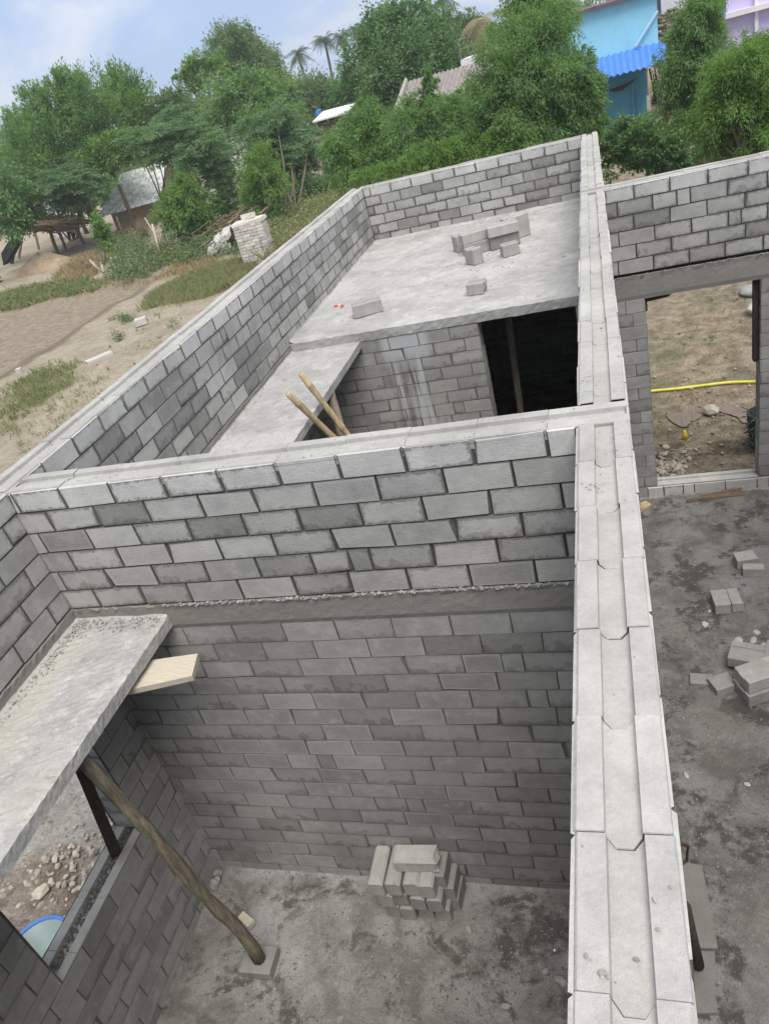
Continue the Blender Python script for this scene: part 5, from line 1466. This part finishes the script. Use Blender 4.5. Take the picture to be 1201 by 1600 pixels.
# right
tree('neem_tree', 'tall feathery neem right of the cyan house', (1100, 330), [(1085,42,33),(1100,22,24),(1060,92,28),(1090,102,34),(1060,150,28),(1090,160,30),(1048,122,20),(1102,70,28),(1070,60,22),(1110,130,24),(1075,190,24),(1105,195,22),(1100,-10,22)], 24, 'feather', L_NEEM, tr=.10, dens=1.4)
tree('neem_tree', 'feathery neem at the right picture edge behind the hall wall', (1180, 400), [(1150,122,38),(1182,100,30),(1140,172,38),(1187,172,35),(1150,220,38),(1192,225,32),(1116,212,23),(1122,155,23),(1215,140,34),(1222,200,34),(1165,80,22),(1160,250,24),(1210,75,24),(1110,240,14)], 20, 'feather', L_BRIGHT, tr=.10, dens=1.6)
tree('shrub', 'dense dark shrub on the earth bank behind the end of the middle wall', None, [(968,208,24),(1000,213,27),(1035,214,24),(960,238,21),(998,238,25),(1036,243,24),(1062,232,24),(945,215,14),(1010,195,14),(975,188,10),(1060,255,14),(948,232,16),(980,225,22),(1018,228,22),(1050,215,18),(978,252,15),(1015,258,15),(1045,260,15),(950,252,13),(1080,252,16),(1097,262,14),(1070,268,12),(1060,262,13),(1085,268,12),(1040,272,12),(1105,255,14)], 27.5, 'broad', L_BROAD, tr=.03, dens=1.5)
tree('shrub', 'small leafy plant at the outer corner of the middle wall', None, [(952,268,9),(948,282,9),(958,276,8)], 24, 'broad', L_WEED, tr=.02, dens=.5)
tree('bushy_tree', 'hazy green trees on the skyline right of the huge tree', None, [(715,45,18),(735,60,18),(700,25,14),(745,40,14),(760,60,14),(728,30,12)], 78, 'other', L_FAR, tr=.2)
tree('bushy_tree', 'shaded undergrowth tree in the gap behind the pillar', None, [(350,270,26),(362,320,24),(350,345,18),(470,305,20),(500,295,22),(340,240,24),(520,280,18)], 56, 'broad', L_BROAD, tr=.12)
tree('bushy_tree', 'trees filling the gap beyond the brushwood shed', None, [(60,275,24),(25,262,18),(100,262,20),(160,320,16),(128,330,14),(180,300,18)], 68, 'other', L_NEEM, tr=.15)

tree('bushy_tree', 'dark bushes in the shade behind the whitewashed pillar', None, [(330,342,20),(352,362,16),(372,345,18),(345,320,18),(390,335,16)], 47, 'broad', L_BROAD, tr=.08)
tree('bushy_tree', 'dark bushes under the tall fine leaved thorn tree', None, [(470,328,20),(500,308,20),(442,342,18),(475,300,22),(515,292,18),(450,315,18),(430,355,14)], 46, 'broad', L_BROAD, tr=.08)
tree('bushy_tree', 'green foliage hiding the wall under the grey roof', None, [(705,168,20),(732,152,18),(716,192,22),(738,180,20),(700,205,20),(748,200,18),(690,165,14)], 31, 'feather', L_NEEM, tr=.06)
tree('shrub', 'low leafy bushes just behind the end wall under the feathery trees', None, [(560,285,16),(600,272,18),(640,262,20),(680,255,20),(715,248,20),(750,242,22),(785,236,22),(820,228,22),(660,240,18),(735,225,18),(700,235,18),(770,222,18)], 24, 'feather', L_BRIGHT, tr=.03)
# palms
def palm(label, px, dist, r_px, basepx=None, dry=False, group='coconut palms on the skyline', name='palm_tree'):
    c = Vector(at(px[0], px[1], dist)); r = r_px*mpp(c)
    b = Vector((c.x + random.uniform(-1, 1), c.y + random.uniform(-1, 1), GZ))
    t = thing(name, label, 'palm', b, group)
    B = MB(); B.tube([b, b.lerp(c, .5) + Vector((random.uniform(-.4, .4), 0, 0)), c], [.28, .2, .15], 7, .05); B.build('trunk', M_PALEBARK if dry else M_BARK, t, smooth=True)
    Lv = Leaves(); Q = []; T = []
    nf = 20
    for i in range(nf):
        a = 2*math.pi*i/nf + random.uniform(-.15, .15); el = random.uniform(-.55, 1.15) if not dry else random.uniform(-.9, .6)
        d = np.array([math.cos(a)*math.cos(el), math.sin(a)*math.cos(el), math.sin(el)]); L_ = r*random.uniform(.85, 1.15)
        side = unit(np.cross(d, [0, 0, 1.0])); prev = np.array(c); ft = random.uniform(.2, .7)
        m = 14
        for k in range(1, m+1):
            s_ = k/m; p = np.array(c) + d*L_*s_ - np.array([0, 0, 1])*L_*.55*s_**2.2*(1.5 if dry else 1)
            wl = L_*.34*math.sin(min(1, s_*1.15)*math.pi*.92 + .12)
            for sg in (-1, 1):
                tipv = side*sg*wl + (p-prev)*.9 - np.array([0, 0, wl*.55])
                wdv = (p-prev)*.62
                Q.append([prev, prev + wdv, p + tipv, p + tipv*.9 - wdv*.3]); T.append(ft + random.uniform(-.15, .15))
            prev = p
    Lv.add(np.array(Q), np.clip(np.array(T), 0, 1), RNG.uniform(0, 1, len(Q))); Lv.build('crown', L_DRYPALM if dry else L_PALM, t)
palm('leftmost coconut palm on the skyline, half behind the round tree', (428, 88), 125, 22)
palm('second coconut palm from the left on the skyline', (464, 82), 120, 27)
palm('tallest coconut palm on the skyline with a bare slanting trunk', (507, 62), 120, 29)
palm('coconut palm touching the left side of the huge tree', (533, 56), 125, 24)
palm('coconut palm rising behind the top of the huge tree', (690, -4), 95, 30)
palm('small coconut palm peeking beside the huge tree edge', (552, 45), 130, 13)
palm('palm with drooping dry tan fronds beside the terrace ledge', (752, 28), 46, 42, dry=True)

# dead sapling stems and dry shrubs
def stem_thing(name, label, segs, dist_base, mat, cat='stick', group=None):
    b = Vector(onz(segs[0][0][0], segs[0][0][1], GZ)); hd_ = math.hypot(b.x-CAM[0], b.y-CAM[1])
    B = MB()
    for seg in segs:
        pts = [Vector(at(x, y, hd_)) for x, y in seg[:-1]]
        B.tube(pts, [seg[-1]]*(len(pts)-1) + [seg[-1]*.6], 6, .08)
    tag(B.build(name, mat, None, origin=b, smooth=True), label, cat, group)
M_PALEWOOD = mat_plain('bleached_wood', (.55, .49, .40), .9, .15, 6, .2)
stem_thing('dead_sapling', 'bleached bare sapling trunk standing in the dry shrubs', [((252, 404), (246, 380), (238, 350), .07), ((246, 380), (240, 362), (226, 340), .035), ((248, 385), (252, 365), .02)], 0, M_PALEWOOD, 'dead tree')
stem_thing('forked_stick', 'forked bleached stick at the edge of the bare field', [((167, 438), (162, 424), (158, 410), .06), ((163, 427), (150, 417), (140, 406), .05), ((151, 418), (146, 408), .025)], 0, M_PALEWOOD)
stem_thing('tree_stem', 'dark thin stem before the pale hut', [((196, 378), (190, 360), (182, 338), .06)], 0, M_BARK)
stem_thing('shed_pole', 'thin pale pole leaning by the brushwood shed', [((117, 372), (111, 358), (105, 347), .04)], 0, M_PALEWOOD)
def dry_shrub(label, px, r_px, n=150):
    b = Vector(onz(px[0], px[1], GZ)); r = r_px*mpp(b); B = MB()
    for i in range(n):
        a = random.uniform(0, 6.28); el = random.uniform(.35, 1.4); L_ = r*random.uniform(.6, 1.6)
        d = Vector((math.cos(a)*math.cos(el), math.sin(a)*math.cos(el), math.sin(el)))*L_
        m = b + d*.55 + Vector((random.uniform(-.1, .1), random.uniform(-.1, .1), .05))*r
        B.tube([b + Vector((random.uniform(-.2, .2)*r, random.uniform(-.2, .2)*r, 0)), m, b + d], [.014, .01, .005], 4, tone=random.uniform(.7, 1.6))
    tag(B.build('dry_shrub', M_TWIG, None, origin=b), label, 'shrub', 'leafless dry shrubs')
dry_shrub('leafless brown shrub beside the bleached sapling trunk', (228, 372), 22)
dry_shrub('leafless grey shrub at the foot of the low bright bush tree', (262, 396), 22)
dry_shrub('leafless twiggy shrub at the right of the brushwood shed', (140, 425), 16, 80)

# grass and weeds
def poly_scatter(poly, n):
    P = np.array([onz(x, y, GZ)[:2] for x, y in poly]); lo, hi = P.min(0), P.max(0); out = []
    while len(out) < n:
        q = RNG.uniform(lo, hi, (n*3, 2)); c = np.zeros(len(q), bool); j = len(P)-1
        for i in range(len(P)):
            xi, yi = P[i]; xj, yj = P[j]
            c ^= ((yi > q[:, 1]) != (yj > q[:, 1])) & (q[:, 0] < (xj-xi)*(q[:, 1]-yi)/(yj-yi+1e-12)+xi); j = i
        out += q[c].tolist()
    return np.array(out[:n])
def grass(name, poly, n, h, wdt, mat, clump=.4, lean=.35):
    p = poly_scatter(poly, n)
    k = max(6, n//60); cc = p[RNG.integers(0, n, k)]
    sel = RNG.random(n) < clump
    p[sel] = cc[RNG.integers(0, k, sel.sum())] + RNG.normal(0, .22, (sel.sum(), 2))
    hh = h*RNG.uniform(.45, 1.2, n); a = RNG.uniform(0, 2*np.pi, n); ln = RNG.normal(0, lean, (n, 2))
    b = np.stack([p[:, 0], p[:, 1], np.full(n, GZ-.03)], 1); sd_ = np.stack([np.cos(a), np.sin(a), np.zeros(n)], 1)*wdt*RNG.uniform(.6, 1.3, (n, 1))
    tip = b + np.stack([ln[:, 0]*hh, ln[:, 1]*hh, hh], 1); mid = b + np.stack([ln[:, 0]*hh*.35, ln[:, 1]*hh*.35, hh*.55], 1)
    Q = np.stack([b - sd_*.5, b + sd_*.5, mid + sd_*.5, tip], 1)
    Lv = Leaves(); Lv.add(Q, np.clip(RNG.normal(.5, .2, n), 0, 1), RNG.uniform(0, 1, n))
    o = Lv.build(name, mat); o['kind'] = 'stuff'; return o
grass('grass', [(228,484),(236,462),(262,448),(300,430),(345,412),(385,405),(402,418),(385,438),(330,460),(285,476)], 17000, .27, .022, L_GRASS)
grass('grass', [(0,640),(20,608),(60,582),(100,568),(120,574),(112,598),(70,628),(30,660),(0,690)], 2200, .26, .014, L_GRASS, .75)
grass('grass', [(0,488),(0,462),(40,452),(90,444),(130,440),(175,446),(150,456),(80,468),(30,482)], 4500, .36, .026, L_GRASS, .4)
grass('grass', [(415,405),(425,372),(455,345),(500,318),(555,285),(570,300),(520,345),(470,385),(430,415)], 9000, .6, .03, L_GRASS, .5)
grass('grass', [(0,700),(10,640),(60,640),(120,600),(200,560),(300,500),(340,470),(300,540),(150,640),(60,720)], 900, .14, .02, L_GRASS, .85)
grass('dry_grass', [(85,438),(105,418),(130,400),(160,398),(170,412),(150,432),(115,445)], 3600, .38, .05, L_DRY, .4)
grass('dry_grass', [(20,470),(60,445),(150,438),(210,440),(260,430),(330,412),(300,425),(200,455),(90,458)], 2200, .2, .035, L_DRY, .5)
grass('dry_grass', [(255,425),(320,402),(352,398),(330,415),(280,430)], 900, .25, .04, L_DRY, .5)
grass('dry_grass', [(900,420),(1230,420),(1230,700),(900,720)], 2600, .09, .012, L_DRY, .7)
def weeds(name, poly, n, h, mat, leaf=.14):
    p = poly_scatter(poly, n); hh = h*RNG.uniform(.4, 1.15, n)
    Lv = Leaves()
    c = np.stack([p[:, 0], p[:, 1], GZ + hh*.45], 1)
    leaf_cluster(Lv, c, np.clip(RNG.normal(.45, .2, n), 0, 1), 26, hh*.42, leaf, .38, -.15, 1.0)
    o = Lv.build(name, mat); o['kind'] = 'stuff'
weeds('weeds', [(170,440),(185,405),(215,392),(262,398),(275,412),(235,432),(200,445)], 330, .75, L_WEED)
weeds('weeds', [(262,410),(300,385),(350,372),(395,378),(380,400),(330,405),(290,418)], 300, .6, L_WEED)
weeds('weeds', [(150,398),(165,380),(200,372),(235,372),(225,390),(190,402)], 170, .6, L_WEED)
weeds('weeds', [(415,405),(425,372),(455,345),(500,318),(555,285),(572,300),(520,345),(470,385),(430,415)], 420, .75, L_GRASS, .12)
weeds('weeds', [(0,488),(0,462),(40,452),(90,444),(130,440),(175,446),(150,456),(80,468),(30,482)], 260, .32, L_WEED, .12)
weeds('weeds', [(0,640),(20,608),(60,582),(100,568),(120,574),(112,598),(70,628),(30,660),(0,690)], 80, .2, L_WEED, .07)
weeds('weeds', [(300,395),(360,345),(420,335),(500,290),(520,300),(440,360),(380,395)], 160, .8, L_BROAD, .2)
weeds('weeds', [(1012,520),(1110,520),(1120,545),(1040,560)], 26, .10, L_WEED, .04)
weeds('weeds', [(1110,440),(1190,440),(1190,470),(1110,475)], 22, .10, L_WEED, .04)
weeds('weeds', [(185,508),(172,503),(195,494),(212,500)], 26, .25, L_WEED, .08)
weeds('weeds', [(176,535),(180,520),(196,522),(190,536)], 14, .22, L_WEED, .07)
weeds('weeds', [(262,516),(268,504),(284,502),(280,518)], 14, .22, L_WEED, .07)
weeds('weeds', [(10,690),(25,640),(90,610),(200,520),(280,470),(250,540),(120,650),(40,710)], 40, .14, L_GRASS, .06)
# farther belt that closes the horizon between the crowns
Lv = Leaves(); lob = []
for i in range(90):
    az = math.radians(-52 + 66*i/89 + random.uniform(-.4, .4)); dd = random.uniform(95, 125)
    hz = random.uniform(3.0, 6.4)
    c = (CAM[0]+math.sin(az)*dd, CAM[1]+math.cos(az)*dd, GZ + hz*.55); lob.append((np.array(c), hz*.62, mpp(c)))
crown(Lv, lob, 'other', .8)
o = Lv.build('far_wood', L_FAR); o['kind'] = 'stuff'

# ------------------------------------------------------------------ hazy air
hm = bpy.data.materials.new('haze'); hm.use_nodes = True
for n_ in list(hm.node_tree.nodes):
    if n_.type == 'BSDF_PRINCIPLED': hm.node_tree.nodes.remove(n_)
pv = hm.node_tree.nodes.new('ShaderNodeVolumePrincipled'); pv.inputs['Color'].default_value = (.90, .94, .97, 1); pv.inputs['Density'].default_value = .0008
hm.node_tree.links.new(pv.outputs[0], hm.node_tree.nodes['Material Output'].inputs['Volume'])
B = MB(); B.box((-335, -335, -1.6), (335, 335, 24)); hz = B.build('haze', hm); hz['kind'] = 'stuff'

# ------------------------------------------------------------------ camera and view
cam = bpy.data.cameras.new('camera'); co = bpy.data.objects.new('camera', cam); col.objects.link(co)
Rm = Matrix(((R_[0][0], -R_[1][0], -R_[2][0]), (R_[0][1], -R_[1][1], -R_[2][1]), (R_[0][2], -R_[1][2], -R_[2][2])))
co.matrix_world = Matrix.Translation(Vector(CAM)) @ Rm.to_4x4()
cam.sensor_fit = 'VERTICAL'; cam.sensor_height = 24.0; cam.sensor_width = 18.0; cam.lens = FOC/1600.0*24.0
cam.clip_start = .05; cam.clip_end = 3000
scene.camera = co
scene.view_settings.view_transform = 'Standard'; scene.view_settings.look = 'None'
scene.view_settings.exposure = 0.58; scene.view_settings.gamma = 1.0
scene.cycles.max_bounces = 8; scene.cycles.diffuse_bounces = 5; scene.cycles.use_denoising = True
